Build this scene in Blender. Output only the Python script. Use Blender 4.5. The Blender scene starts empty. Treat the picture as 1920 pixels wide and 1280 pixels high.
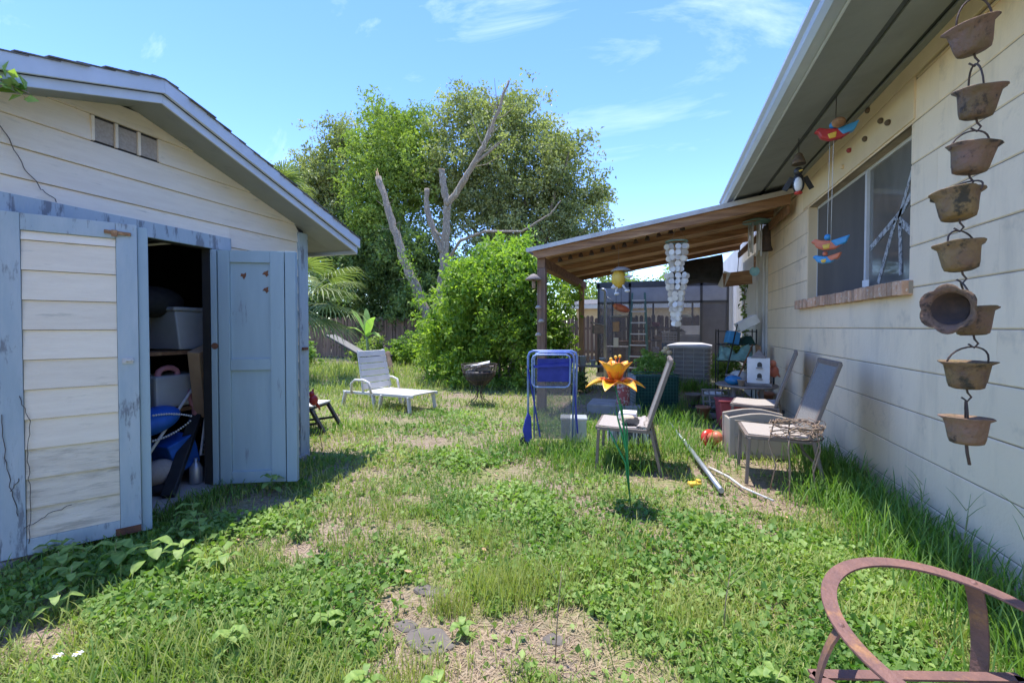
import bpy, math, random
import numpy as np
from mathutils import Matrix, Vector, Euler

random.seed(7)
rng = np.random.default_rng(7)
R = math.radians
S = bpy.context.scene
COL = S.collection

# ------------------------------------------------------------------ camera, sky, sun, exposure
cam_d = bpy.data.cameras.new('camera')
cam_d.sensor_fit = 'HORIZONTAL'; cam_d.sensor_width = 36.0
cam_d.lens = 36.0 * 850 / 1920
cam_d.shift_y = -9.2 / 1920
cam_d.clip_start = 0.05; cam_d.clip_end = 1000
cam = bpy.data.objects.new('camera', cam_d); COL.objects.link(cam)
cam.location = (0, 0, 1.4)
cam.rotation_euler = (R(90 - 1.2), 0, R(18.2))
S.camera = cam

SUN_EL, SUN_AZ = 79.0, 150.0      # azimuth: direction the sun stands in, degrees from +x counter-clockwise
sd = Vector((math.cos(R(SUN_EL)) * math.cos(R(SUN_AZ)), math.cos(R(SUN_EL)) * math.sin(R(SUN_AZ)), math.sin(R(SUN_EL))))
W = bpy.data.worlds.new('World'); S.world = W; W.use_nodes = True
nt = W.node_tree; nt.nodes.clear()
wo = nt.nodes.new('ShaderNodeOutputWorld'); bg = nt.nodes.new('ShaderNodeBackground')
sky = nt.nodes.new('ShaderNodeTexSky'); sky.sky_type = 'NISHITA'; sky.sun_disc = False
sky.sun_elevation = R(SUN_EL); sky.sun_rotation = math.atan2(sd.x, sd.y)
sky.air_density = 0.85; sky.dust_density = 0.0; sky.ozone_density = 3.0; sky.altitude = 0
hs = nt.nodes.new('ShaderNodeHueSaturation'); hs.inputs['Saturation'].default_value = 1.19; hs.inputs['Hue'].default_value = 0.515; hs.inputs['Value'].default_value = 0.90
tc = nt.nodes.new('ShaderNodeTexCoord'); mp = nt.nodes.new('ShaderNodeMapping')
mp.inputs['Rotation'].default_value = (0.3, 0.5, 0.5); mp.inputs['Scale'].default_value = (1.1, 4.2, 3.0)
cn = nt.nodes.new('ShaderNodeTexNoise'); cn.inputs['Scale'].default_value = 1.5; cn.inputs['Detail'].default_value = 7; cn.inputs['Roughness'].default_value = 0.62
cn.inputs['Distortion'].default_value = 0.8
cr = nt.nodes.new('ShaderNodeMapRange'); cr.inputs[1].default_value = 0.54; cr.inputs[2].default_value = 0.90; cr.inputs[3].default_value = 0.0; cr.inputs[4].default_value = 0.26
cm = nt.nodes.new('ShaderNodeMix'); cm.data_type = 'RGBA'; cm.inputs[7].default_value = (7.0, 7.3, 7.8, 1)
L = nt.links.new
L(tc.outputs['Generated'], mp.inputs[0]); L(mp.outputs[0], cn.inputs[0]); L(cn.outputs[0], cr.inputs[0])
L(sky.outputs[0], hs.inputs['Color']); L(hs.outputs[0], cm.inputs[6]); L(cr.outputs[0], cm.inputs[0])
L(cm.outputs[2], bg.inputs[0]); L(bg.outputs[0], wo.inputs[0])
bg.inputs[1].default_value = 0.15

sun_d = bpy.data.lights.new('sun', 'SUN'); sun_d.energy = 2.0; sun_d.angle = R(0.55); sun_d.color = (1.0, 0.96, 0.90)
sun = bpy.data.objects.new('sun', sun_d); COL.objects.link(sun)
sun.rotation_euler = sd.to_track_quat('Z', 'Y').to_euler(); sun.location = (0, 0, 20)

S.view_settings.view_transform = 'Standard'; S.view_settings.look = 'None'
S.view_settings.exposure = 1.85; S.view_settings.gamma = 1.0; S.view_settings.use_curve_mapping = False
S.cycles.use_denoising = True
S.cycles.max_bounces = 8; S.cycles.diffuse_bounces = 5; S.cycles.transparent_max_bounces = 16

# ------------------------------------------------------------------ materials
def lin(r, g, b):
    f = lambda c: (c / 255 / 12.92) if c / 255 <= 0.04045 else ((c / 255 + 0.055) / 1.055) ** 2.4
    return (f(r), f(g), f(b), 1)

def M(name, c1, c2=None, scale=6.0, rough=0.7, bump=0.0, bscale=None, stretch=(1, 1, 1), lo=0.35, hi=0.65, c3=None, s3=40.0, lo3=0.62, hi3=0.70,
      metal=0.0, spec=0.5, vary=0.0, detail=6.0, trans=0.0, alpha=1.0, attr=None, rough2=None):
    """Principled material: two tones mixed by noise, a third (wear, stains, specks) by a second noise, per-object value variation."""
    m = bpy.data.materials.new(name); m.use_nodes = True
    t = m.node_tree; n = t.nodes; b = n['Principled BSDF']; lk = t.links.new
    b.inputs['Roughness'].default_value = rough; b.inputs['Metallic'].default_value = metal
    b.inputs['Specular IOR Level'].default_value = spec
    co = n.new('ShaderNodeTexCoord'); ma = n.new('ShaderNodeMapping'); ma.inputs['Scale'].default_value = stretch
    oi = n.new('ShaderNodeObjectInfo')
    va = n.new('ShaderNodeVectorMath'); va.operation = 'SCALE'; va.inputs['Scale'].default_value = 37.0
    cx = n.new('ShaderNodeCombineXYZ'); lk(oi.outputs['Random'], cx.inputs[0]); lk(oi.outputs['Random'], cx.inputs[1]); lk(cx.outputs[0], va.inputs[0])
    ad = n.new('ShaderNodeVectorMath'); lk(co.outputs['Object'], ma.inputs[0]); lk(ma.outputs[0], ad.inputs[0]); lk(va.outputs[0], ad.inputs[1])
    out = None
    if c2 is None: c2 = tuple(x * 0.8 for x in c1[:3]) + (1,)
    no = n.new('ShaderNodeTexNoise'); no.inputs['Scale'].default_value = scale; no.inputs['Detail'].default_value = detail; no.inputs['Roughness'].default_value = 0.62
    lk(ad.outputs[0], no.inputs[0])
    mr = n.new('ShaderNodeMapRange'); mr.inputs[1].default_value = lo; mr.inputs[2].default_value = hi; lk(no.outputs[0], mr.inputs[0])
    mx = n.new('ShaderNodeMix'); mx.data_type = 'RGBA'; mx.inputs[6].default_value = c1; mx.inputs[7].default_value = c2
    if attr:
        at = n.new('ShaderNodeAttribute'); at.attribute_name = attr; lk(at.outputs['Fac'], mx.inputs[0])
    else:
        lk(mr.outputs[0], mx.inputs[0])
    out = mx.outputs[2]
    if c3 is not None:
        n3 = n.new('ShaderNodeTexNoise'); n3.inputs['Scale'].default_value = s3; n3.inputs['Detail'].default_value = 5; n3.inputs['Roughness'].default_value = 0.7
        lk(ad.outputs[0], n3.inputs[0])
        m3 = n.new('ShaderNodeMapRange'); m3.inputs[1].default_value = lo3; m3.inputs[2].default_value = hi3; lk(n3.outputs[0], m3.inputs[0])
        x3 = n.new('ShaderNodeMix'); x3.data_type = 'RGBA'; x3.inputs[7].default_value = c3; lk(m3.outputs[0], x3.inputs[0]); lk(out, x3.inputs[6]); out = x3.outputs[2]
    if vary:
        hv = n.new('ShaderNodeHueSaturation'); vr = n.new('ShaderNodeMapRange'); vr.inputs[3].default_value = 1 - vary; vr.inputs[4].default_value = 1 + vary
        lk(oi.outputs['Random'], vr.inputs[0]); lk(vr.outputs[0], hv.inputs['Value']); lk(out, hv.inputs['Color']); out = hv.outputs[0]
    lk(out, b.inputs['Base Color'])
    if rough2 is not None:
        rr = n.new('ShaderNodeMapRange'); rr.inputs[3].default_value = rough; rr.inputs[4].default_value = rough2; lk(mr.outputs[0], rr.inputs[0]); lk(rr.outputs[0], b.inputs['Roughness'])
    if bump:
        nb = n.new('ShaderNodeTexNoise'); nb.inputs['Scale'].default_value = bscale or scale * 4; nb.inputs['Detail'].default_value = 5; lk(ad.outputs[0], nb.inputs[0])
        bp = n.new('ShaderNodeBump'); bp.inputs['Strength'].default_value = bump; bp.inputs['Distance'].default_value = 0.01
        lk(nb.outputs[0], bp.inputs['Height']); lk(bp.outputs[0], b.inputs['Normal'])
    if trans:
        tr = n.new('ShaderNodeBsdfTranslucent'); ms = n.new('ShaderNodeMixShader'); ms.inputs[0].default_value = trans
        sc = n.new('ShaderNodeMix'); sc.data_type = 'RGBA'; sc.blend_type = 'MULTIPLY'; sc.inputs[0].default_value = 1; sc.inputs[7].default_value = (1.6, 1.9, 0.7, 1); lk(out, sc.inputs[6])
        lk(sc.outputs[2], tr.inputs[0]); lk(b.outputs[0], ms.inputs[1]); lk(tr.outputs[0], ms.inputs[2]); lk(ms.outputs[0], n['Material Output'].inputs[0])
    if alpha < 1:
        tp = n.new('ShaderNodeBsdfTransparent'); ms = n.new('ShaderNodeMixShader'); ms.inputs[0].default_value = alpha
        lk(tp.outputs[0], ms.inputs[1]); lk(b.outputs[0], ms.inputs[2]); lk(ms.outputs[0], n['Material Output'].inputs[0])
    return m

def G4(v): return (v, v, v, 1)
mt = {}
def mat(k): return mt[k]
WS = (1, 1, 1)
mt['cream'] = M('cream_siding', (0.88, 0.775, 0.615, 1), (0.82, 0.71, 0.555, 1), 3, 0.75, 0.35, 30, stretch=(1, 1.2, 9), c3=(0.42, 0.38, 0.29, 1), s3=2.2, lo3=0.60, hi3=0.82, vary=0.05)
mt['creamdirty'] = M('dirty_cream_siding', (0.82, 0.73, 0.585, 1), (0.68, 0.59, 0.46, 1), 3, 0.8, 0.6, 24, stretch=(1, 1.2, 9), c3=(0.27, 0.23, 0.17, 1), s3=2.6, lo3=0.52, hi3=0.80, vary=0.05)
mt['blue'] = M('blue_paint', (0.34, 0.44, 0.475, 1), (0.31, 0.405, 0.44, 1), 4, 0.65, 0.2, 12, stretch=(2.5, 2.5, 0.4), c3=(0.24, 0.28, 0.31, 1), s3=5, lo3=0.62, hi3=0.70)
mt['bluewear'] = M('peeling_blue_paint', (0.45, 0.51, 0.53, 1), (0.36, 0.44, 0.475, 1), 4, 0.75, 0.5, 12, stretch=(2.5, 2.5, 0.6), c3=(0.20, 0.22, 0.24, 1), s3=5, lo3=0.56, hi3=0.64)
mt['fascia'] = M('fascia_paint', (0.60, 0.63, 0.65, 1), (0.52, 0.55, 0.57, 1), 3, 0.6, 0.15, c3=(0.25, 0.27, 0.28, 1), s3=9, lo3=0.68, hi3=0.78)
mt['soffit'] = M('soffit_paint', (0.27, 0.285, 0.275, 1), (0.225, 0.24, 0.23, 1), 2.5, 0.7, 0.1, c3=(0.18, 0.19, 0.18, 1), s3=5, lo3=0.62, hi3=0.8, vary=0.05)
mt['soffitdark'] = M('soffit_gap', (0.09, 0.10, 0.10, 1), rough=0.9)
mt['shingle'] = M('asphalt_shingle', (0.10, 0.095, 0.09, 1), (0.17, 0.16, 0.15, 1), 30, 0.95, 0.5, 120, vary=0.2)
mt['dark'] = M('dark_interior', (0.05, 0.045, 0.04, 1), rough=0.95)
mt['mold'] = M('vent_screen', (0.46, 0.40, 0.34, 1), (0.36, 0.31, 0.26, 1), 60, 0.9)
mt['concrete'] = M('concrete', (0.42, 0.39, 0.35, 1), (0.30, 0.28, 0.25, 1), 5, 0.9, 0.4, 60)
mt['rust'] = M('rust', (0.22, 0.09, 0.045, 1), (0.13, 0.06, 0.04, 1), 25, 0.9, 0.5, 80)
mt['block'] = M('painted_block', (0.88, 0.71, 0.50, 1), (0.84, 0.67, 0.465, 1), 1.5, 0.6, 0.22, 45, c3=(0.44, 0.36, 0.27, 1), s3=3, lo3=0.58, hi3=0.88, vary=0.035)
_t = mt['block'].node_tree; _n = _t.nodes; _b = _n['Principled BSDF']; _src = _b.inputs['Base Color'].links[0].from_socket
_g = _n.new('ShaderNodeNewGeometry'); _mp = _n.new('ShaderNodeMapping'); _mp.inputs['Scale'].default_value = (1, 2.2, 0.45); _t.links.new(_g.outputs['Position'], _mp.inputs[0])
_no = _n.new('ShaderNodeTexNoise'); _no.inputs['Scale'].default_value = 1.6; _no.inputs['Detail'].default_value = 9; _no.inputs['Roughness'].default_value = 0.7; _t.links.new(_mp.outputs[0], _no.inputs[0])
_mr = _n.new('ShaderNodeMapRange'); _mr.inputs[1].default_value = 0.50; _mr.inputs[2].default_value = 0.74; _mr.inputs[4].default_value = 0.5; _t.links.new(_no.outputs[0], _mr.inputs[0])
_mx = _n.new('ShaderNodeMix'); _mx.data_type = 'RGBA'; _mx.inputs[7].default_value = (0.50, 0.40, 0.29, 1); _t.links.new(_mr.outputs[0], _mx.inputs[0]); _t.links.new(_src, _mx.inputs[6]); _t.links.new(_mx.outputs[2], _b.inputs['Base Color'])
mt['mortar'] = M('painted_joint', (0.42, 0.34, 0.25, 1), (0.22, 0.18, 0.13, 1), 2.5, rough=0.85)
mt['frieze'] = M('frieze_paint', (0.76, 0.61, 0.40, 1), (0.70, 0.55, 0.36, 1), 3, 0.65, 0.1, c3=(0.30, 0.24, 0.16, 1), s3=12, lo3=0.68, hi3=0.8)
mt['brick'] = M('tan_brick', (0.46, 0.25, 0.15, 1), (0.56, 0.36, 0.23, 1), 12, 0.9, 0.5, 60, c3=(0.60, 0.52, 0.42, 1), s3=30, lo3=0.56, hi3=0.66, vary=0.28)
mt['gutter'] = M('gutter_metal', (0.50, 0.54, 0.57, 1), (0.42, 0.46, 0.50, 1), 2, 0.32, 0.05, spec=0.6, c3=(0.20, 0.22, 0.24, 1), s3=6, lo3=0.66, hi3=0.85)
mt['alu'] = M('aluminium_frame', (0.62, 0.62, 0.62, 1), (0.54, 0.54, 0.54, 1), 6, 0.4, spec=0.6)
mt['wood'] = M('brown_timber', (0.34, 0.18, 0.085, 1), (0.17, 0.085, 0.04, 1), 3.2, 0.85, 0.5, 14, stretch=(0.35, 5, 7), c3=(0.50, 0.30, 0.15, 1), s3=2.3, lo3=0.54, hi3=0.72, vary=0.2)
mt['ply'] = M('stained_plywood', (0.72, 0.47, 0.27, 1), (0.48, 0.28, 0.14, 1), 2.6, 0.85, 0.3, 20, stretch=(0.35, 4, 1), c3=(0.09, 0.05, 0.03, 1), s3=2.6, lo3=0.56, hi3=0.7, vary=0.2)  # deck tone lightened: bounce-light contrast with the rafters is put into the colour
mt['post'] = M('weathered_post', (0.29, 0.18, 0.115, 1), (0.16, 0.10, 0.07, 1), 6, 0.9, 0.5, 30, stretch=(5, 5, 0.4), vary=0.1)
mt['postwarm'] = M('treated_post', (0.48, 0.27, 0.13, 1), (0.33, 0.19, 0.10, 1), 6, 0.85, 0.4, 30, stretch=(5, 5, 0.4))
mt['drip'] = M('drip_edge_metal', (0.56, 0.53, 0.48, 1), (0.40, 0.37, 0.33, 1), 4, 0.45, spec=0.6)
mt['oldwhite'] = M('flaking_white_paint', (0.66, 0.64, 0.60, 1), (0.50, 0.48, 0.44, 1), 4, 0.75, 0.3, 40, stretch=(3, 3, 0.5), c3=(0.25, 0.22, 0.18, 1), s3=10, lo3=0.6, hi3=0.72)
mt['whitewall'] = M('white_wall', (0.74, 0.73, 0.71, 1), (0.66, 0.65, 0.63, 1), 2, 0.7)
mt['picket'] = M('weathered_picket', (0.20, 0.125, 0.08, 1), (0.12, 0.08, 0.055, 1), 3, 0.9, 0.5, 20, stretch=(6, 6, 0.5), vary=0.3)
mt['bronze'] = M('bronze_frame', (0.075, 0.07, 0.065, 1), (0.06, 0.055, 0.05, 1), 6, 0.5)
mt['greypanel'] = M('light_grey_panel', (0.34, 0.33, 0.32, 1), (0.28, 0.27, 0.26, 1), 3, 0.7)
mt['acpanel'] = M('grey_panel', (0.15, 0.14, 0.135, 1), (0.12, 0.11, 0.105, 1), 3, 0.7)
mt['screen'] = M('insect_screen', (0.20, 0.19, 0.19, 1), rough=0.9, alpha=0.40)  # grey haze over the porch is painted in by this tone and alpha
mt['bark'] = M('grey_bark', (0.33, 0.27, 0.21, 1), (0.12, 0.095, 0.07, 1), 7, 0.95, 1.0, 26, stretch=(2.4, 2.4, 0.8), lo=0.40, hi=0.60, c3=(0.46, 0.42, 0.34, 1), s3=7, lo3=0.54, hi3=0.62)
mt['cutwood'] = M('cut_wood', (0.55, 0.36, 0.20, 1), (0.45, 0.28, 0.15, 1), 20, 0.9)

def leafmat(name, a, b, tr=0.3, rough=0.55):
    return M(name, a, b, attr='tone', rough=rough, trans=tr, spec=0.35)
mt['leaf_oak'] = leafmat('oak_leaf', (0.125, 0.155, 0.06, 1), (0.41, 0.42, 0.20, 1))
mt['leaf_light'] = leafmat('light_leaf', (0.12, 0.185, 0.035, 1), (0.35, 0.43, 0.11, 1))
mt['leaf_dark'] = leafmat('dark_leaf', (0.06, 0.105, 0.035, 1), (0.22, 0.30, 0.095, 1))
mt['leaf_citrus'] = leafmat('citrus_leaf', (0.08, 0.165, 0.025, 1), (0.36, 0.47, 0.075, 1), 0.35)
mt['leaf_palm'] = leafmat('palm_leaf', (0.10, 0.14, 0.035, 1), (0.32, 0.36, 0.14, 1), 0.25)
mt['leaf_banana'] = leafmat('banana_leaf', (0.15, 0.30, 0.06, 1), (0.38, 0.50, 0.18, 1), 0.4)
mt['grass'] = leafmat('grass_blade', (0.095, 0.185, 0.03, 1), (0.43, 0.44, 0.14, 1), 0.3)
mt['grasslush'] = leafmat('lush_grass_blade', (0.075, 0.175, 0.028, 1), (0.29, 0.41, 0.09, 1), 0.32)
mt['straw'] = leafmat('straw_blade', (0.30, 0.215, 0.135, 1), (0.48, 0.37, 0.245, 1), 0.12, 0.8)
mt['weed'] = leafmat('weed_leaf', (0.08, 0.185, 0.033, 1), (0.35, 0.46, 0.125, 1), 0.3)

# ------------------------------------------------------------------ builders
MW = {}
class MB:
    def __init__(s): s.v = []; s.f = []; s.sm = []
    def add(s, vs, fs, smooth=False):
        o = len(s.v); s.v += [tuple(p) for p in vs]; s.f += [tuple(i + o for i in f) for f in fs]; s.sm += [smooth] * len(fs); return s
    def box(s, lo, hi):
        x0, y0, z0 = lo; x1, y1, z1 = hi
        return s.add([(x0,y0,z0),(x1,y0,z0),(x1,y1,z0),(x0,y1,z0),(x0,y0,z1),(x1,y0,z1),(x1,y1,z1),(x0,y1,z1)],
                     [(0,3,2,1),(4,5,6,7),(0,1,5,4),(1,2,6,5),(2,3,7,6),(3,0,4,7)])
    def cbox(s, c, sz, rot=None):
        m = Euler(rot).to_matrix() if rot else Matrix.Identity(3)
        h = Vector(sz) / 2; c = Vector(c)
        vs = [c + m @ Vector((sx*h.x, sy*h.y, sz_*h.z)) for sz_ in (-1, 1) for sx, sy in ((-1,-1),(1,-1),(1,1),(-1,1))]
        return s.add(vs, [(0,3,2,1),(4,5,6,7),(0,1,5,4),(1,2,6,5),(2,3,7,6),(3,0,4,7)])
    def bar(s, p0, p1, w, h, up=(0, 0, 1)):
        p0, p1 = Vector(p0), Vector(p1); d = (p1 - p0).normalized(); up = Vector(up)
        if abs(d.dot(up)) > 0.98: up = Vector((0, 1, 0))
        a = d.cross(up).normalized() * w / 2; b = a.cross(d).normalized() * h / 2
        vs = [p + sa * a + sb * b for p in (p0, p1) for sa, sb in ((-1,-1),(1,-1),(1,1),(-1,1))]
        return s.add(vs, [(0,3,2,1),(4,5,6,7),(0,1,5,4),(1,2,6,5),(2,3,7,6),(3,0,4,7)])
    def poly(s, pts, ax, lo, hi):
        """a flat polygon given in the two other axes, extruded along ax from lo to hi"""
        def P(a, b, c): return {'x': (c, a, b), 'y': (a, c, b), 'z': (a, b, c)}[ax]
        n = len(pts)
        vs = [P(a, b, lo) for a, b in pts] + [P(a, b, hi) for a, b in pts]
        return s.add(vs, [tuple(range(n))[::-1], tuple(range(n, 2*n))] + [(i, (i+1) % n, n+(i+1) % n, n+i) for i in range(n)])
    def tube(s, pts, r, n=8, closed=False, smooth=True):
        pts = [Vector(p) for p in pts]; k = len(pts)
        rr = r if isinstance(r, (list, tuple)) else [r] * k
        vs = []; prev = None
        for i, p in enumerate(pts):
            if closed: d = pts[(i+1) % k] - pts[i-1]
            else: d = pts[min(i+1, k-1)] - pts[max(i-1, 0)]
            d = d.normalized() if d.length > 1e-9 else Vector((0, 0, 1))
            if prev is None:
                u = Vector((0, 0, 1)) if abs(d.z) < 0.9 else Vector((1, 0, 0))
                a = d.cross(u).normalized()
            else:
                a = (prev - d * prev.dot(d)).normalized()
            prev = a; b = d.cross(a)
            vs += [p + (a * math.cos(2*math.pi*j/n) + b * math.sin(2*math.pi*j/n)) * rr[i] for j in range(n)]
        fs = [(i*n+j, i*n+(j+1) % n, ((i+1) % k)*n+(j+1) % n, ((i+1) % k)*n+j) for i in range(k if closed else k-1) for j in range(n)]
        s.add(vs, fs, smooth)
        if not closed:
            o = len(s.v) - len(vs)
            s.f += [tuple(o + j for j in range(n))[::-1], tuple(o + (k-1)*n + j for j in range(n))]; s.sm += [False, False]
        return s
    def lathe(s, prof, n=20, c=(0, 0, 0), wob=None, smooth=True, sx=1, sy=1):
        vs = []; k = len(prof)
        for i, (r, z) in enumerate(prof):
            for j in range(n):
                t = 2*math.pi*j/n; q = r * (wob(t, i) if wob else 1)
                vs.append((c[0] + q*math.cos(t)*sx, c[1] + q*math.sin(t)*sy, c[2] + z))
        fs = [(i*n+j, i*n+(j+1) % n, (i+1)*n+(j+1) % n, (i+1)*n+j) for i in range(k-1) for j in range(n)]
        return s.add(vs, fs, smooth)
    def ball(s, c, r, n=12, m=8, rot=None):
        if not isinstance(r, (tuple, list)): r = (r, r, r)
        q = Euler(rot).to_matrix() if rot else Matrix.Identity(3)
        vs = []; c = Vector(c)
        for i in range(m+1):
            a = math.pi*i/m
            for j in range(n):
                t = 2*math.pi*j/n
                vs.append(c + q @ Vector((r[0]*math.sin(a)*math.cos(t), r[1]*math.sin(a)*math.sin(t), -r[2]*math.cos(a))))
        return s.add(vs, [(i*n+j, i*n+(j+1) % n, (i+1)*n+(j+1) % n, (i+1)*n+j) for i in range(m) for j in range(n)], True)
    def xf(s, m):
        s.v = [tuple(m @ Vector(p)) for p in s.v]; return s
    def mesh(s, name, m):
        me = bpy.data.meshes.new(name); me.from_pydata(s.v, [], s.f); me.polygons.foreach_set('use_smooth', s.sm)
        me.materials.append(mt[m] if isinstance(m, str) else m); me.update(); return me
    def build(s, name, m, parent=None, bevel=0.0, kind=None, label=None):
        if parent is not None and parent.get('_w'):
            inv = MW[parent.name].inverted(); s.v = [tuple(inv @ Vector(p)) for p in s.v]
        o = bpy.data.objects.new(name, s.mesh(name, m)); COL.objects.link(o); o.parent = parent
        if parent is not None and parent.get('_w'):
            o['_w'] = 1; MW[o.name] = MW[parent.name]
        if bevel:
            b = o.modifiers.new('bevel', 'BEVEL'); b.width = bevel; b.segments = 2; b.limit_method = 'ANGLE'; b.angle_limit = R(40)
        if kind: o['kind'] = kind
        if label: o['label'] = label
        return o

def tag(o, label, cat, group=None):
    o['label'] = label; o['category'] = cat
    if group: o['group'] = group
    return o
def thing(name, label, cat, loc=(0, 0, 0), rz=0.0, group=None, world=False, rot=None):
    """an Empty at the thing's base; world=True: its parts are given in world coordinates"""
    o = bpy.data.objects.new(name, None); o.empty_display_size = 0.1; COL.objects.link(o)
    o.location = loc; o.rotation_euler = rot if rot else (0, 0, rz); tag(o, label, cat, group)
    if world:
        o['_w'] = 1; MW[o.name] = Matrix.Translation(Vector(loc)) @ Euler(o.rotation_euler).to_matrix().to_4x4()
    return o
def piece(name, me, parent, loc, rot=(0, 0, 0), scale=(1, 1, 1)):
    """one more piece that shares its mesh"""
    if parent is not None and parent.get('_w'): loc = MW[parent.name].inverted() @ Vector(loc)
    o = bpy.data.objects.new(name, me); COL.objects.link(o); o.parent = parent; o.location = loc; o.rotation_euler = rot; o.scale = scale
    return o
def structure(o): o['kind'] = 'structure'; return o
def copy_tree(o, parent=None):
    c = o.copy(); COL.objects.link(c); c.parent = parent
    for ch in list(o.children):
        if ch.name in bpy.data.objects: copy_tree(ch, c)
    return c

def fast(name, V, F4, F3, m, tone=None, parent=None):
    """numpy mesh: V (n,3); F4 (a,4) and F3 (b,3) index arrays; tone per vertex"""
    me = bpy.data.meshes.new(name)
    nv = len(V); n4 = len(F4); n3 = len(F3)
    me.vertices.add(nv); me.vertices.foreach_set('co', np.asarray(V, np.float32).ravel())
    me.loops.add(n4*4 + n3*3); me.polygons.add(n4 + n3)
    idx = np.concatenate([np.asarray(F4).ravel(), np.asarray(F3).ravel()]).astype(np.int32)
    me.loops.foreach_set('vertex_index', idx)
    st = np.concatenate([np.arange(n4)*4, n4*4 + np.arange(n3)*3]).astype(np.int32)
    me.polygons.foreach_set('loop_start', st)
    me.update(calc_edges=True); me.validate()
    if tone is not None:
        a = me.attributes.new('tone', 'FLOAT', 'POINT'); a.data.foreach_set('value', np.asarray(tone, np.float32))
    me.materials.append(mt[m])
    o = bpy.data.objects.new(name, me); COL.objects.link(o); o.parent = parent
    return o

def leaves(P, size, up=0.4, aspect=0.5, tone=None, fold=0.18):
    """rhombus leaves of two triangles round the points P; returns V, F3, tone"""
    n = len(P)
    d = rng.normal(size=(n, 3)); d[:, 2] += 0.0; d /= np.linalg.norm(d, axis=1)[:, None]
    nr = rng.normal(size=(n, 3)); nr[:, 2] = np.abs(nr[:, 2]) + up; nr -= d * (nr * d).sum(1)[:, None]; nr /= np.linalg.norm(nr, axis=1)[:, None] + 1e-9
    s = np.cross(d, nr)
    L_ = (size * rng.uniform(0.7, 1.3, n))[:, None]
    w = L_ * aspect * 0.5
    V = np.empty((n, 4, 3)); V[:, 0] = P; V[:, 1] = P + d*L_*0.45 + s*w + nr*L_*fold; V[:, 2] = P + d*L_; V[:, 3] = P + d*L_*0.45 - s*w + nr*L_*fold
    b = (np.arange(n)*4)[:, None]
    F = np.concatenate([b + np.array([[0, 1, 2]]), b + np.array([[0, 2, 3]])])
    t = rng.uniform(0, 1, n) if tone is None else np.clip(tone + rng.normal(0, 0.14, n), 0, 1)
    return V.reshape(-1, 3), F, np.repeat(t, 4)

def crown(parent, lobes, m, clumps, per, leaf, spread, up=0.4, aspect=0.5, shell=0.55, name='crown', spray=0.0):
    """sprays of leaves gathered in boughs spread unevenly through overlapping lobes (x, y, z, r)"""
    lobes = np.array(lobes, float); wgt = lobes[:, 3]**2; wgt /= wgt.sum()
    nb_ = max(len(lobes)*4, clumps//7)                    # boughs
    k = rng.choice(len(lobes), nb_, p=wgt)
    d = rng.normal(size=(nb_, 3)); d[:, 2] += 0.15; d /= np.linalg.norm(d, axis=1)[:, None]
    rad = rng.uniform(shell**2, 1, nb_)**0.5 * (1 + rng.normal(0, 0.13, nb_)); ph = k*1.7
    rad *= 1 + 0.15*np.sin(5*d[:, 0] + ph) + 0.13*np.sin(6*d[:, 1] - ph*2)
    B = lobes[k, :3] + d*(rad*lobes[k, 3])[:, None]*np.array([1, 1, 0.92])
    bt_ = rng.normal(0.5, 0.17, nb_)
    c_ = rng.integers(0, nb_, clumps); br_ = lobes[k[c_], 3]*0.20 + spread*0.6
    al = rng.uniform(-0.6, 1.0, clumps)
    C = B[c_] + d[c_]*(al*(br_ + spray))[:, None] + rng.normal(0, 1, (clumps, 3))*(br_*0.62*(1.15 - 0.55*np.clip(al, 0, 1)))[:, None]
    C[:, 2] = np.maximum(C[:, 2], 0.12)
    tn = bt_[c_] + rng.normal(0, 0.12, clumps)
    P = np.repeat(C, per, 0) + rng.normal(0, 1, (clumps*per, 3))*spread*np.array([1, 1, 0.7])*0.62
    P[:, 2] = np.maximum(P[:, 2], 0.03)
    V, F, t = leaves(P, np.full(len(P), leaf)*rng.uniform(0.7, 1.35, len(P)), up, aspect, np.repeat(tn, per))
    if parent is not None and parent.get('_w'): V = V - np.array(parent.location)
    return fast(name, V, np.zeros((0, 4), int), F, m, t, parent)

def vnoise(x, y, f=1.0, seed=0):
    """smooth pseudo-noise in -1..1"""
    a = seed * 1.37
    return (np.sin(x*f*1.3 + 2.1*np.sin(y*f*0.7 + a) + a) + np.sin(y*f*1.7 + 1.7*np.sin(x*f*0.9 - a) + 2*a) + np.sin((x + y)*f*2.3 + 1.3*np.sin((x - y)*f*1.9) + 3*a)) / 3

def gz(x, y):
    """height of the uneven ground"""
    x = np.asarray(x, float); y = np.asarray(y, float)
    return 0.022*vnoise(x, y, 1.1, 1) + 0.012*vnoise(x, y, 3.1, 2) - 0.02

#@@STRUCT
# ------------------------------------------------------------------ ground
u = np.linspace(-1, 1, 221)
gx = np.sinh(u*5.2)/np.sinh(5.2)*260 + np.linspace(-1.0, -1.0, 221); gy = np.sinh(u*5.2)/np.sinh(5.2)*260 + 4.0
X, Y = np.meshgrid(gx, gy, indexing='ij'); Z = gz(X, Y) * np.clip(1 - (np.hypot(X, Y) - 30)/30, 0, 1)
i = np.arange(220); I, J = np.meshgrid(i, i, indexing='ij'); b = (I*221 + J).ravel()
gm = bpy.data.materials.new('yard_soil'); gm.use_nodes = True
n = gm.node_tree.nodes; lk = gm.node_tree.links.new; bs = n['Principled BSDF']; bs.inputs['Roughness'].default_value = 0.95; bs.inputs['Specular IOR Level'].default_value = 0.2
tco = n.new('ShaderNodeTexCoord')
def nz(sc, det=8, ro=0.65):
    q = n.new('ShaderNodeTexNoise'); q.inputs['Scale'].default_value = sc; q.inputs['Detail'].default_value = det; q.inputs['Roughness'].default_value = ro; lk(tco.outputs['Object'], q.inputs[0]); return q
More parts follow.
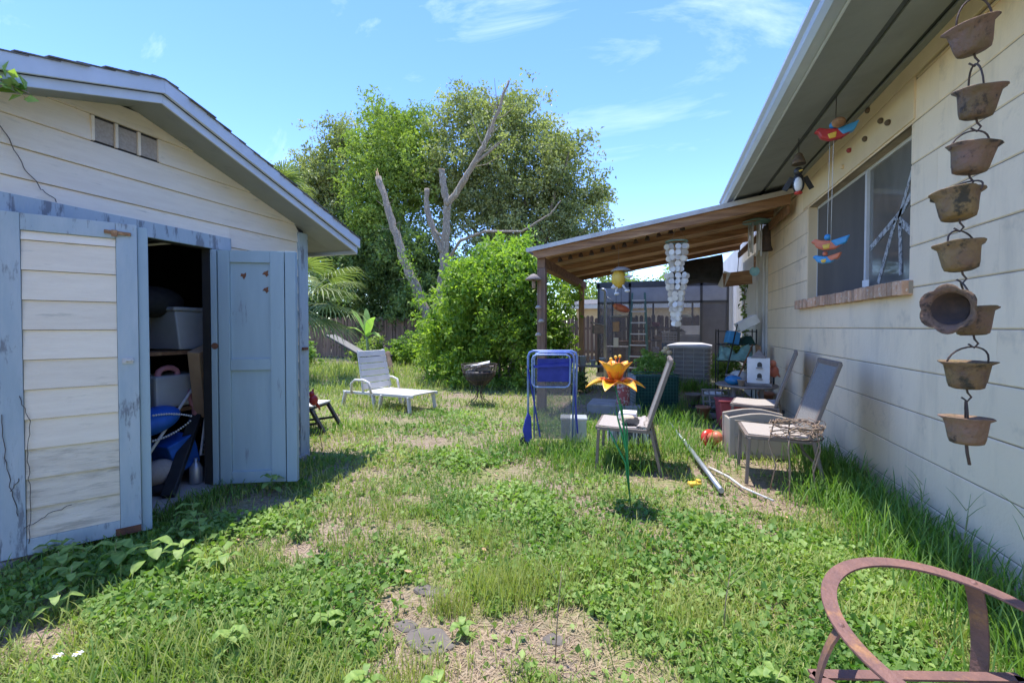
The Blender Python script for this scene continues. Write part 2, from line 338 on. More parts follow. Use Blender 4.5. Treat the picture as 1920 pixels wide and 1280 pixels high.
def ramp(src, a, b_):
    q = n.new('ShaderNodeMapRange'); q.inputs[1].default_value = a; q.inputs[2].default_value = b_; lk(src, q.inputs[0]); return q.outputs[0]
def mixc(f, a, b_):
    q = n.new('ShaderNodeMix'); q.data_type = 'RGBA'; lk(f, q.inputs[0])
    for inp, val in ((6, a), (7, b_)):
        if isinstance(val, tuple): q.inputs[inp].default_value = val
        else: lk(val, q.inputs[inp])
    return q.outputs[2]
c = mixc(ramp(nz(9).outputs[0], 0.35, 0.68), (0.18, 0.13, 0.095, 1), (0.33, 0.25, 0.19, 1))
c = mixc(ramp(nz(60, 4).outputs[0], 0.5, 0.62), c, (0.42, 0.33, 0.25, 1))
c = mixc(ramp(nz(45, 3).outputs[0], 0.58, 0.66), c, (0.12, 0.085, 0.05, 1))
c = mixc(ramp(nz(0.9).outputs[0], 0.44, 0.60), c, mixc(ramp(nz(30).outputs[0], 0.4, 0.6), (0.13, 0.17, 0.05, 1), (0.30, 0.27, 0.13, 1)))
lk(c, bs.inputs['Base Color'])
bp = n.new('ShaderNodeBump'); bp.inputs['Strength'].default_value = 0.8; bp.inputs['Distance'].default_value = 0.02; lk(nz(35).outputs[0], bp.inputs['Height']); lk(bp.outputs[0], bs.inputs['Normal'])
mt['soil'] = gm
ground = structure(fast('ground', np.stack([X.ravel(), Y.ravel(), Z.ravel()], 1), np.stack([b, b+221, b+222, b+1], 1), np.zeros((0, 3), int), 'soil'))
ground.data.polygons.foreach_set('use_smooth', [True]*len(ground.data.polygons))

# ------------------------------------------------------------------ shed
SX = -3.65
AP_Y, SL = 2.27, 0.335                       # ridge and slope of the shed roof
def under(y): return 2.985 - SL*abs(y - AP_Y)   # underside of the roof
shed = thing('garden_shed', 'cream clapboard garden shed with blue trim and doors standing open', 'shed', (SX, AP_Y, 0), world=True)
Y0, Y1, DY0, DY1, DZ = 0.60, 3.94, 1.53, 2.87, 2.065
wl = MB()
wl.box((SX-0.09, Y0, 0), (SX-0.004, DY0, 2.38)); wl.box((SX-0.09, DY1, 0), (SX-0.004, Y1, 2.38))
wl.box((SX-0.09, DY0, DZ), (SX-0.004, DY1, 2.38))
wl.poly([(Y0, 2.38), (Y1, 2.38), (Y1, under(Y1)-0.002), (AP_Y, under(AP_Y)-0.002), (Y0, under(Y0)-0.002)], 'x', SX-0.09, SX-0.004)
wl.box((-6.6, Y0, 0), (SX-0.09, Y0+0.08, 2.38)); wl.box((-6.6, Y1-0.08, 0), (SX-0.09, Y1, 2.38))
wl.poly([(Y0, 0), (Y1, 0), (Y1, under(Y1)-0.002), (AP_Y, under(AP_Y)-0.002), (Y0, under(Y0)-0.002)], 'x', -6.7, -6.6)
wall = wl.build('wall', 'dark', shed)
def lap(y0b, y1b, y0t, y1t, z0, z1, x=SX):
    m_ = MB(); a, b_ = 0.020, 0.005
    m_.add([(x, y0b, z0), (x+a, y0b, z0), (x+a, y1b, z0), (x, y1b, z0), (x, y0t, z1), (x+b_, y0t, z1), (x+b_, y1t, z1), (x, y1t, z1)],
           [(0,3,2,1),(4,5,6,7),(0,1,5,4),(1,2,6,5),(2,3,7,6),(3,0,4,7)])
    return m_
k = 0; z = -0.05; P_ = 0.18
zs = [2.29 + P_*i for i in range(-13, 5)]
for z in zs:
    z0, z1 = max(z, 0.02), z + P_ - 0.003
    def lim(zz):     # extent of the gable at that height
        h = min(1.66, (2.985 - zz)/SL)
        return (max(Y0, AP_Y - h), min(Y1, AP_Y + h))
    z1 = min(z1, 2.965)
    a0, b0 = lim(z0); a1, b1 = lim(z1)
    segs = [(a0, b0, a1, b1)]
    if z0 < 2.18 - 0.01:
        if z1 > 2.185:
            segs = [(a0, 1.40, a1, 1.40), (3.05, b0, 3.05, b1)]
            lap(1.401, 3.049, 1.401, 3.049, 2.182, z1).build('siding_board', 'cream', wall)
        else: segs = [(a0, 1.43, a1, 1.43), (2.98, b0, 2.98, b1)]
    if abs(z - 2.65) < 0.02: segs = [(a0, 2.03, a1, 2.03), (2.47, b0, 2.47, b1)]
    for q in segs:
        if q[1] - q[0] > 0.05 and q[3] - q[2] > 0.0: lap(q[0], q[1], q[2], max(q[3], q[2]+0.01), z0, z1).build('siding_board', 'cream', wall)
# gable vent
vent = MB().box((SX-0.003, 2.03, 2.652), (SX+0.004, 2.47, 2.825)).build('vent', 'dark', shed)
for a in (2.05, 2.195, 2.335): MB().box((SX+0.004, a, 2.662), (SX+0.007, a+0.118, 2.81)).build('vent_screen', 'mold', vent)
for a in (2.03, 2.170, 2.315, 2.455): MB().box((SX+0.0045, a, 2.655), (SX+0.022, a+0.018, 2.82)).build('vent_frame', 'cream', vent)
# trim
MB().box((SX+0.006, 1.40, DZ), (SX+0.034, 3.05, 2.18)).build('header_trim', 'bluewear', shed, 0.004)
MB().box((SX+0.006, 2.87, 0.04), (SX+0.030, 2.97, DZ)).build('jamb_trim', 'blue', shed, 0.004)
MB().box((SX+0.006, 1.43, 0.04), (SX+0.030, 1.53, DZ)).build('jamb_trim', 'bluewear', shed, 0.004)
MB().box((SX-0.02, Y1-0.10, 0.02), (SX+0.036, Y1+0.025, under(Y1)-0.03)).build('corner_trim', 'bluewear', shed, 0.004)
MB().box((SX-0.02, Y0-0.025, 0.02), (SX+0.036, Y0+0.10, under(Y0)-0.03)).build('corner_trim', 'blue', shed, 0.004)
MB().box((-6.6, Y0, -0.05), (SX+0.07, Y1, 0.045)).build('floor_slab', 'concrete', shed, 0.02)
# roof: deck, soffit, two-step fascia, shingles
OV, EY = 0.35, 2.13                         # overhang in front, half length of the slope
FX = SX + OV
roof = None
for sgn in (1, -1):
    def Q(d, z): return (AP_Y + sgn*d, under(AP_Y) + z - SL*d)
    def slab(d0, d1, z0, z1, x0, x1): return MB().poly([Q(d0, z0), Q(d1, z0), Q(d1, z1), Q(d0, z1)], 'x', x0, x1)
    r_ = slab(0, EY-0.02, 0.03, 0.11, -6.9, FX-0.03).build('roof', 'shingle', shed)
    slab(0, EY-0.02, 0.0, 0.024, SX-0.01, FX-0.028).build('soffit', 'soffit', r_)
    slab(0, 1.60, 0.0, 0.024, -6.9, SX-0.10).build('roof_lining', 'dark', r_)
    slab(1.672, EY-0.02, 0.0, 0.024, -6.9, SX-0.012).build('soffit', 'soffit', r_)
    slab(0, EY, -0.030, 0.032, FX-0.027, FX-0.010).build('fascia_board', 'fascia', r_, 0.003)
    slab(0, EY+0.01, 0.035, 0.135, FX-0.004, FX+0.020).build('fascia_board', 'fascia', r_, 0.003)
    MB().poly([Q(EY, -0.03), Q(EY+0.02, -0.03), Q(EY+0.02, 0.10), Q(EY, 0.10)], 'x', -6.9, FX-0.029).build('eave_board', 'fascia', r_)
    for kx in range(16):                      # shingle courses, each a little uneven
        d1 = EY + 0.03 - kx*0.138; d0 = max(0.0, d1 - 0.20); xe = FX + 0.035 + random.uniform(-0.012, 0.012)
        mm = MB().poly([Q(d0, 0.122 + 0.004), Q(d1, 0.137 + 0.004), Q(d1, 0.148), Q(d0, 0.133)], 'x', -6.95, xe)
        mm.build('shingle_course', 'shingle', r_)

# shed doors
def local_door(name, hinge, ang):
    """door parts are given as (along, out, up) from the hinge line"""
    d = Vector((math.cos(ang), math.sin(ang), 0)); o_ = Vector((math.sin(ang), -math.cos(ang), 0))
    mtx = Matrix(((d.x, o_.x, 0, hinge[0]), (d.y, o_.y, 0, hinge[1]), (0, 0, 1, 0), (0, 0, 0, 1)))
    return mtx
mx_ = local_door('l', (SX+0.045, 1.535), math.atan2(0.538, 0.343))
dl = MB().box((0.015, -0.03, 0.06), (0.635, -0.012, 2.05)).xf(mx_).build('door', 'dark', shed, label='peeling blue framed door leaf with cream boards, ajar')
def dpart(m_, name, mm, mtx, par, bev=0.003): return m_.xf(mtx).build(name, mm, par, bev)
dpart(MB().box((0, -0.03, 0.055), (0.105, 0.012, 2.065)), 'stile', 'bluewear', mx_, dl)
dpart(MB().box((0.525, -0.03, 0.055), (0.630, 0.012, 2.065)), 'stile', 'bluewear', mx_, dl)
dpart(MB().box((0.106, -0.03, 1.965), (0.524, 0.010, 2.065)), 'rail', 'bluewear', mx_, dl)
dpart(MB().box((0.106, -0.03, 0.055), (0.524, 0.010, 0.150)), 'rail', 'bluewear', mx_, dl)
dpart(MB().box((0.631, -0.045, 0.045), (0.685, -0.002, 2.055)), 'astragal', 'blue', mx_, dl)
for q in range(11):
    z0 = 0.152 + q*0.176; z1 = min(z0 + 0.173, 1.963)
    if z0 > 1.95: break
    m_ = MB().add([(0.107, -0.011, z0), (0.107, 0.007, z0), (0.523, 0.007, z0), (0.523, -0.011, z0), (0.107, -0.011, z1), (0.107, -0.006, z1), (0.523, -0.006, z1), (0.523, -0.011, z1)],
                  [(0,3,2,1),(4,5,6,7),(0,1,5,4),(1,2,6,5),(2,3,7,6),(3,0,4,7)])
    dpart(m_, 'board', 'creamdirty' if q < 3 else 'cream', mx_, dl, 0)
dpart(MB().box((0.545, 0.0125, 1.165), (0.60, 0.020, 1.20)).tube([(0.57, 0.02, 1.18), (0.57, 0.04, 1.185), (0.605, 0.04, 1.185)], 0.006), 'latch', 'oldwhite', mx_, dl)
dpart(MB().cbox((0.535, 0.02, 2.00), (0.13, 0.012, 0.022), (0, 0.05, 0)).cbox((0.52, 0.03, 1.995), (0.03, 0.012, 0.04)), 'turn_button', 'wood', mx_, dl)
dpart(MB().box((0.50, 0.0125, 0.055), (0.628, 0.018, 0.10)), 'rust_plate', 'rust', mx_, dl, 0)
mr_ = local_door('r', (SX+0.03, 2.862), math.atan2(0.30, 0.62))
dr = MB().box((0.01, -0.03, 0.07), (0.67, -0.012, 2.04)).xf(mr_).build('door', 'blue', shed, label='blue panelled door leaf swung wide open')
for a, b_ in ((0.0, 0.045), (0.055, 0.145), (0.47, 0.585), (0.595, 0.68)):
    dpart(MB().box((a, -0.034, 0.06), (b_, 0.014 if a not in (0.0, 0.595) else 0.022, 2.05)), 'stile', 'blue', mr_, dr)
for z0, z1 in ((1.95, 2.05), (1.03, 1.13), (0.06, 0.16)):
    dpart(MB().box((0.146, -0.03, z0), (0.469, 0.010, z1)), 'rail', 'blue', mr_, dr)
for px_, pz_ in ((0.25, 1.84), (0.43, 1.86), (0.43, 1.72)):
    dpart(MB().lathe([(0.0, 0.0), (0.022, 0.0), (0.022, 0.002), (0.0, 0.002)], 13, (0, 0, 0), smooth=False, wob=lambda t, i: 1 + 0.3*math.sin(3*t+px_*40) + 0.25*math.sin(5*t)).xf(Matrix.Translation((px_, -0.011, pz_)) @ Matrix.Rotation(R(-90), 4, 'X')), 'rust_patch', 'rust', mr_, dr, 0)
dpart(MB().lathe([(0.0, 0.0), (0.028, 0.0), (0.028, 0.003), (0.0, 0.003)], 10, smooth=False).xf(Matrix.Translation((0.03, 0.0225, 1.24)) @ Matrix.Rotation(R(-90), 4, 'X')), 'rust_patch', 'rust', mr_, dr, 0)
MB().cbox((SX+0.045, 3.90, 1.17), (0.02, 0.07, 0.03)).build('hasp', 'rust', shed)

# ------------------------------------------------------------------ house
HX = 1.77
house = thing('house', 'low house of cream painted block with wide grey eaves', 'house', (HX, 4.0, 0), world=True)
WY0, WY1, WZ0, WZ1 = 4.17, 6.70, 1.695, 2.915
HY0, HY1 = -4.0, 8.92
hw = MB()
xb0, xb1 = HX+0.004, HX+0.20
hw.box((xb0, HY0, -0.3), (xb1, WY0, 3.45)); hw.box((xb0, WY1, -0.3), (xb1, HY1, 3.45)); hw.box((xb0, WY0, -0.3), (xb1, WY1, WZ0)); hw.box((xb0, WY0, WZ1), (xb1, WY1, 3.45))
hwall = hw.build('wall', 'mortar', house)
bl = 0.61; bcache = {}
def block(y0, y1, z0, z1):
    key = (round(y1-y0, 3), round(z1-z0, 3))
    if key not in bcache: a_, h_ = key[0]/2, key[1]/2; bcache[key] = MB().poly([(0.02, -h_), (0.006, -h_), (0.0, -h_+0.006), (0.0, h_-0.006), (0.006, h_), (0.02, h_)], 'y', -a_, a_).mesh('block', 'block')
    piece('block', bcache[key], hwall, (HX - 0.004 + random.uniform(-0.0004, 0.0004), (y0+y1)/2, (z0+z1)/2))
for kz in range(12):
    z0 = -0.135 + 0.305*kz; z1 = z0 + 0.305 - 0.007
    if kz == 11: z1 = 3.235
    if z0 >= 3.2: continue
    y = HY0 + (kz % 2)*bl/2 - 0.1
    while y < HY1:
        a, b_ = max(y, HY0), min(y + bl - 0.0008, HY1); y += bl
        if b_ - a < 0.03: continue
        if z1 > WZ0+0.01 and z0 < WZ1-0.01:
            if a >= WY0 and b_ <= WY1: continue
            if a < WY0 < b_ <= WY1: b_ = WY0
            elif a < WY0 and b_ > WY1: pass
            elif a < WY1 < b_: a = WY1
            if b_ - a < 0.02: continue
        block(a, b_, z0, z1)
# frieze, reveals
MB().box((HX-0.022, HY0, 3.24), (HX+0.003, HY1, 3.42)).build('frieze_board', 'frieze', house, 0.003)
MB().box((HX-0.018, WY0-0.05, 2.93), (HX-0.002, WY1+0.15, 3.236)).build('window_head', 'frieze', house, 0.003)
MB().tube([(HX-0.012, 2.2, 3.19), (HX-0.012, 3.2, 3.205), (HX-0.012, 4.08, 3.215)], 0.009, 6).build('cable', 'frieze', house)
# window: frame, mullion, two sashes, opaque panes with the dimness of a room put into their colour
win = MB().box((HX+0.10, WY0, WZ0+0.05), (HX+0.115, WY0+0.03, WZ1)).box((HX+0.10, WY1-0.03, WZ0+0.05), (HX+0.115, WY1, WZ1)).box((HX+0.10, WY0, WZ1-0.03), (HX+0.115, WY1, WZ1)).box((HX+0.10, WY0, WZ0+0.03), (HX+0.115, WY1, WZ0+0.07)).build('window', 'alu', house)
mt['glass'] = M('dusty_glass', (0.12, 0.115, 0.10, 1), (0.17, 0.16, 0.14, 1), 2.5, 0.04, spec=0.9, stretch=(1, 1, 0.35), c3=(0.17, 0.165, 0.15, 1), s3=3.0, lo3=0.55, hi3=0.75, rough2=0.16)
mt['wscreen'] = M('window_screen', (0.12, 0.105, 0.09, 1), (0.09, 0.08, 0.07, 1), 2.0, 0.8, stretch=(1, 1, 0.3))
mt['tape'] = M('torn_tape', (0.50, 0.50, 0.49, 1), (0.30, 0.30, 0.30, 1), 18, 0.8, c3=(0.12, 0.12, 0.12, 1), s3=26, lo3=0.5, hi3=0.56)
MUL = 5.20
MB().box((HX+0.112, WY0+0.02, WZ0+0.06), (HX+0.118, MUL, WZ1-0.02)).build('pane', 'glass', win)
MB().box((HX+0.106, MUL+0.02, WZ0+0.06), (HX+0.112, WY1-0.02, WZ1-0.02)).build('screen_panel', 'wscreen', win)
MB().box((HX+0.085, MUL-0.012, WZ0+0.06), (HX+0.12, MUL+0.03, WZ1-0.02)).build('mullion', 'alu', win)
MB().box((HX+0.09, WY0+0.01, WZ0+0.055), (HX+0.125, MUL, WZ0+0.085)).build('sash_rail', 'alu', win)
def tape(y0, z0, y1, z1, w):
    MB().bar((HX+0.108, y0, z0), (HX+0.108, y1, z1), 0.004, w, up=(0, -(z1-z0), (y1-y0))).build('tape_strip', 'tape', win)
for a in ((5.16, 2.14, 4.55, 2.36, 0.055), (4.55, 2.36, 4.20, 2.62, 0.05), (4.68, 2.30, 4.98, 1.80, 0.05), (4.60, 2.26, 4.57, 1.83, 0.05), (4.60, 2.28, 4.22, 2.02, 0.06), (4.62, 2.30, 4.40, 2.66, 0.04)): tape(*a)
MB().box((HX+0.003, WY0-0.001, WZ0), (HX+0.13, WY0+0.004, WZ1)).build('window_reveal', 'frieze', house)
MB().box((HX+0.003, WY1-0.02, WZ0), (HX+0.10, WY1+0.001, WZ1)).build('window_reveal', 'frieze', house)
MB().cbox((HX+0.055, MUL-0.10, WZ0+0.115), (0.004, 0.10, 0.06), (0, 0, 0.15)).build('paper_card', 'whitewall', win)
sill = MB().box((HX-0.03, WY0-0.06, WZ0-0.045), (HX+0.11, WY1+0.26, WZ0+0.045)).build('window_sill', 'mortar', house)
bme = MB().box((-0.09, -0.036, -0.055), (0.09, 0.036, 0.055)).mesh('brick', 'brick')
y = WY0 - 0.02
while y < WY1 + 0.24:
    o = piece('brick', bme, sill, (HX+0.015 + random.uniform(-0.004, 0.004), y, WZ0 + random.uniform(-0.004, 0.004)), (0, 0, random.uniform(-0.02, 0.02)))
    bv = o.modifiers.new('bevel', 'BEVEL'); bv.width = 0.006; bv.segments = 2
    y += 0.0795
# eave: sloping soffit boards, dark gaps, gutter, roof
def sof(x): return 3.225 + (x - 1.0)*0.20
eave = MB().poly([(0.97, sof(0.97)+0.02), (HX+0.1, sof(HX+0.1)+0.02), (HX+0.1, sof(HX+0.1)+0.06), (0.97, sof(0.97)+0.06)], 'y', HY0, 9.3).build('soffit', 'soffitdark', house)
for a, b_, dz in ((0.985, 1.32, 0), (1.375, 1.655, 0.004), (1.685, 1.765, -0.012)):
    for (s0, s1) in ((HY0, 1.2), (1.205, 4.9), (4.905, 9.3)):
        MB().poly([(a, sof(a)+dz), (b_, sof(b_)+dz), (b_, sof(b_)+dz+0.018), (a, sof(a)+dz+0.018)], 'y', s0, s1).build('soffit_board', 'soffit', eave, 0.003)
MB().box((0.972, HY0, 3.20), (0.984, 9.3, 3.37)).build('fascia_board', 'fascia', house)
gp = [(0.97, 3.345), (0.97, 3.215), (0.90, 3.215), (0.872, 3.255), (0.868, 3.30), (0.845, 3.325), (0.845, 3.352), (0.852, 3.352), (0.854, 3.329), (0.876, 3.304), (0.880, 3.259), (0.903, 3.223), (0.962, 3.223), (0.962, 3.345)]
gut = MB(); npf = len(gp)
gv = [(x, yy, zz) for yy in (HY0, 7.75) for x, zz in gp]
gut.add(gv, [(q, (q+1) % npf, npf+(q+1) % npf, npf+q) for q in range(npf)])
gut.poly([(0.97, 3.345), (0.97, 3.215), (0.90, 3.215), (0.872, 3.255), (0.868, 3.30), (0.845, 3.325), (0.845, 3.352)], 'y', 7.75, 7.754)
gutter = gut.build('gutter', 'gutter', house)
MB().poly([(0.93, 3.36), (3.6, 3.36+2.67*0.30), (6.3, 3.36), (6.3, 3.42), (3.6, 3.42+2.67*0.30), (0.93, 3.42)], 'y', HY0-0.3, 9.3).build('roof', 'shingle', house)
# back corner: weathered post and boards, white wall beyond
MB().box((HX-0.03, 8.93, -0.2), (HX+0.10, 9.06, 3.2)).build('corner_board', 'oldwhite', house, 0.004)
MB().box((HX-0.055, 9.075, -0.2), (HX+0.05, 9.52, 3.1)).build('corner_board', 'oldwhite', house, 0.004)
MB().box((HX-0.075, 9.53, -0.2), (HX+0.05, 9.60, 3.1)).build('corner_board', 'oldwhite', house, 0.004)
MB().box((HX, 9.61, -0.2), (HX+0.2, 17, 3.35)).build('porch_wall', 'whitewall', house)
MB().box((HX-0.02, 11.2, 0.9), (HX-0.002, 12.3, 2.5)).build('shutter', 'oldwhite', house)

# ------------------------------------------------------------------ patio roof
def pz(x): return 3.27 + (x - 1.72)*0.162
PY0, PY1 = 7.10, 11.6
PX0, PX1 = -2.06, 1.70
patio = thing('patio_roof', 'lean-to patio roof of brown boards and rafters on two posts', 'patio roof', (-1.85, 7.2, 0), world=True)
deck = MB().poly([(PX0, pz(PX0)), (PX1, pz(PX1)), (PX1, pz(PX1)+0.015), (PX0, pz(PX0)+0.015)], 'y', PY0, PY1).build('roof_sheet', 'shingle', patio)
nb = 15
for q in range(nb):
    a = PY0 + 0.01 + (PY1-PY0-0.02)*q/nb; b_ = PY0 + 0.01 + (PY1-PY0-0.02)*(q+1)/nb - 0.006; dz = random.uniform(-0.003, 0.003)
    MB().poly([(PX0+0.02, pz(PX0+0.02)-0.022+dz), (PX1-0.01, pz(PX1-0.01)-0.022+dz), (PX1-0.01, pz(PX1-0.01)-0.004+dz), (PX0+0.02, pz(PX0+0.02)-0.004+dz)], 'y', a, b_).build('deck_board', 'ply', deck)
MB().poly([(PX0-0.02, pz(PX0-0.02)-0.045), (PX1, pz(PX1)-0.045), (PX1, pz(PX1)+0.022), (PX0-0.02, pz(PX0-0.02)+0.022)], 'y', PY0-0.018, PY0-0.006).build('drip_edge', 'drip', patio)
MB().poly([(PX0-0.03, pz(PX0)-0.035), (PX0-0.018, pz(PX0)-0.035), (PX0-0.018, pz(PX0)+0.022), (PX0-0.03, pz(PX0)+0.022)], 'y', PY0-0.018, PY1).build('drip_edge', 'drip', patio)
for q, yy in enumerate((7.13, 8.15, 9.2, 10.3, 11.35)):
    h_ = 0.15 if q == 0 else 0.095
    MB().poly([(PX0+0.08, pz(PX0+0.08)-0.026), (PX0+0.08, pz(PX0+0.08)-0.026-h_*0.6), (PX0+0.16, pz(PX0+0.16)-0.026-h_), (PX1-0.02, pz(PX1-0.02)-0.026-h_), (PX1-0.02, pz(PX1-0.02)-0.026)], 'y', yy, yy+0.042).build('rafter', 'wood', patio, 0.004)
MB().box((-1.93, 7.18, pz(-1.85)-0.33), (-1.80, 11.5, pz(-1.85)-0.16)).build('beam', 'wood', patio, 0.006)
MB().box((PX1-0.06, 7.18, pz(PX1)-0.30), (PX1-0.02, 11.4, pz(PX1)-0.18)).build('ledger', 'wood', patio, 0.005)
MB().box((-1.93, 7.175, -0.1), (-1.79, 7.30, pz(-1.85)-0.331)).build('post', 'post', patio, 0.008)
MB().box((-1.90, 10.95, -0.1), (-1.78, 11.07, pz(-1.85)-0.332)).build('post', 'postwarm', patio, 0.006)

# ------------------------------------------------------------------ screened porch behind, back fence, neighbour's house
porch = thing('screen_porch', 'screened back porch with dark bronze frame behind the condenser', 'porch', (0, 13.0, 0), world=True)
MB().box((-1.75, 13.0, -0.1), (1.75, 17.0, 0.12)).build('floor_slab', 'concrete', porch)
MB().box((-1.7, 13.0, 0.12), (1.75, 13.06, 0.42)).build('kick_panel', 'bronze', porch)
for xx in (-1.72, -0.86, 0.42, 0.98, 1.62): MB().box((xx, 13.0, 0.1), (xx+0.06, 13.06, 2.62)).build('frame_post', 'bronze', porch)
for xx in (-1.72, -0.3, 1.0): MB().box((xx, 16.9, 0.1), (xx+0.06, 16.96, 2.62)).build('frame_post', 'bronze', porch)
MB().box((-1.75, 13.0, 2.50), (1.76, 13.08, 2.66)).build('frame_beam', 'bronze', porch)
MB().box((-1.72, 13.0, 2.05), (1.65, 13.05, 2.10)).build('frame_rail', 'bronze', porch)
MB().box((-1.66, 13.01, 2.105), (1.62, 13.028, 2.495)).build('upper_panel', 'greypanel', porch)
MB().box((-1.75, 16.9, 2.40), (1.76, 16.98, 2.66)).build('frame_beam', 'bronze', porch)
for a, b_ in ((-1.66, -0.86), (-0.80, 0.42), (0.48, 0.98)): MB().box((a, 13.03, 0.42), (b_, 13.033, 2.5)).build('screen_panel', 'screen', porch)
MB().box((1.04, 13.02, 0.1), (1.62, 13.05, 2.5)).build('solid_panel', 'acpanel', porch)
MB().box((-1.72, 13.06, 0.12), (-1.715, 16.9, 2.5)).build('screen_panel', 'screen', porch)
MB().box((-1.75, 13.08, 2.655), (1.76, 16.9, 2.658)).build('screen_panel', 'screen', porch)  # unseen roof, made of see-through screen so that light brightens the porch inside
for yy in (14.0, 15.0, 16.0): MB().box((-1.75, yy, 2.60), (1.76, yy+0.05, 2.652)).build('roof_bar', 'bronze', porch)

fence = thing('picket_fence', 'weathered brown wooden picket fence along the back of the yard', 'fence', (-8, 17.4, 0), world=True)
pm = {}
for q in range(5):
    w_ = 0.135; h_ = 1.72 + 0.03*q
    pm[q] = MB().poly([(-w_/2, 0), (w_/2, 0), (w_/2, h_-0.05), (w_/2-0.04, h_), (-w_/2+0.04, h_), (-w_/2, h_-0.05)], 'y', -0.009, 0.009).mesh('picket', 'picket')
xx = -19.0; q = 0
while xx < 3.5:
    piece('picket', pm[random.randrange(5)], fence, (xx, 17.4 + random.uniform(-0.01, 0.01), 0.02), (0, random.uniform(-0.015, 0.015), 0)); xx += 0.15
for zz in (0.4, 1.3): MB().box((-19, 17.42, zz), (3.5, 17.46, zz+0.09)).build('rail', 'picket', fence)
nh = thing('neighbour_house', 'pale house with a low grey roof beyond the back fence', 'house', (1.0, 30, 0), world=True)
MB().box((-5, 28, 0), (9, 36, 2.7)).build('wall', 'frieze', nh)
MB().poly([(27.3, 2.65), (32, 3.2), (36.7, 2.65), (36.7, 2.78), (32, 3.33), (27.3, 2.78)], 'x', -5.6, 9.6).build('roof', 'shingle', nh)
MB().box((-5.6, 27.25, 2.5), (9.6, 27.31, 2.74)).build('fascia_board', 'whitewall', nh)
for xx in (-3.5, 0.5, 4.0): MB().box((xx, 27.97, 1.0), (xx+1.2, 27.99, 2.1)).build('window', 'glass', nh)
# ------------------------------------------------------------------ trees and shrubs
def limb(m_, pts, r0, r1, n=7):
    """a tapered, slightly crooked limb through the points"""
    P = [Vector(p) for p in pts]; out = []
    for a, b_ in zip(P[:-1], P[1:]):
        for q in range(6): out.append(a.lerp(b_, q/6) + Vector((random.uniform(-1, 1), random.uniform(-1, 1), 0)) * r0 * 0.22)
    out.append(P[-1]); k = len(out)
    m_.tube(out, [(r0 + (r1-r0)*q/(k-1))*random.uniform(0.88, 1.14) for q in range(k)], n)
def big_tree(name, label, cat, base, lobes, m, clumps, per, leaf, spread, trunk_r, group=None, aspect=0.5, shell=0.5):
    t = thing(name, label, cat, base, world=True, group=group)
    b_ = MB(); c_ = np.array(lobes)[:, :3].mean(0); fork = (base[0]*0.6 + c_[0]*0.4, base[1]*0.6 + c_[1]*0.4, c_[2]*0.45)
    limb(b_, [base, fork], trunk_r, trunk_r*0.7, 9); tr = b_.build('trunk', 'bark', t)
    for l in lobes:
        q = MB(); mid = ((fork[0]+l[0])/2, (fork[1]+l[1])/2, (fork[2]+l[2])/2 - 0.1); limb(q, [fork, mid, l[:3]], trunk_r*0.45, trunk_r*0.08, 6); q.build('limb', 'bark', t)
    crown(t, lobes, m, clumps, per, leaf, spread, aspect=aspect, shell=shell, spray=0.25)
    return t
big_tree('oak_tree', 'dark olive oak with ragged top just above the shed eave', 'tree', (-16.4, 20.2, 0),
    [(-15.94, 19.3, 9.91, 1.23), (-17.4, 20.0, 8.91, 1.44), (-16.22, 20.7, 11.29, 1.16), (-17.82, 19.3, 7.63, 1.27), (-16.03, 20.0, 7.94, 1.69), (-20.26, 20.7, 7.27, 1.22), (-16.48, 19.3, 6.43, 1.38), (-18.5, 20.4, 6.0, 1.3), (-15.2, 20.6, 5.6, 1.5)],
    'leaf_oak', 2600, 17, 0.16, 0.26, 0.3)
big_tree('leafy_tree', 'tall light green leafy tree with rounded top in the middle', 'tree', (-12.3, 19.4, 0),
    [(-11.97, 18.5, 10.05, 1.45), (-13.48, 19.2, 9.6, 1.32), (-11.66, 19.9, 10.68, 1.33), (-11.98, 18.5, 8.2, 1.76), (-13.81, 19.2, 7.54, 1.46), (-11.23, 19.9, 8.55, 1.58), (-12.43, 18.5, 6.0, 1.51), (-14.13, 19.2, 5.72, 1.33), (-13.0, 20.0, 11.3, 1.0)],
    'leaf_light', 2600, 18, 0.15, 0.22, 0.28)
big_tree('live_oak', 'wide olive grey oak with feathery outline above the patio roof', 'tree', (-6.4, 21.0, 0),
    [(-8.35, 19.8, 10.83, 1.51), (-7.27, 20.5, 11.48, 1.15), (-6.29, 21.2, 11.01, 1.09), (-8.08, 19.8, 8.95, 2.13), (-6.08, 20.5, 8.71, 2.14), (-4.58, 21.2, 9.28, 1.14), (-3.69, 19.8, 9.5, 0.66), (-4.18, 20.5, 7.3, 1.71), (-3.08, 21.2, 7.39, 0.79), (-2.64, 19.8, 6.06, 0.69), (-6.74, 20.5, 6.53, 2.03), (-4.58, 21.2, 6.02, 1.52), (-9.18, 19.8, 6.8, 1.53), (-8.92, 20.5, 12.1, 0.79), (-8.2, 20.6, 4.6, 1.6), (-5.4, 20.6, 4.2, 1.5), (-3.4, 20.6, 4.6, 1.2)],
    'leaf_oak', 4300, 18, 0.15, 0.26, 0.36)
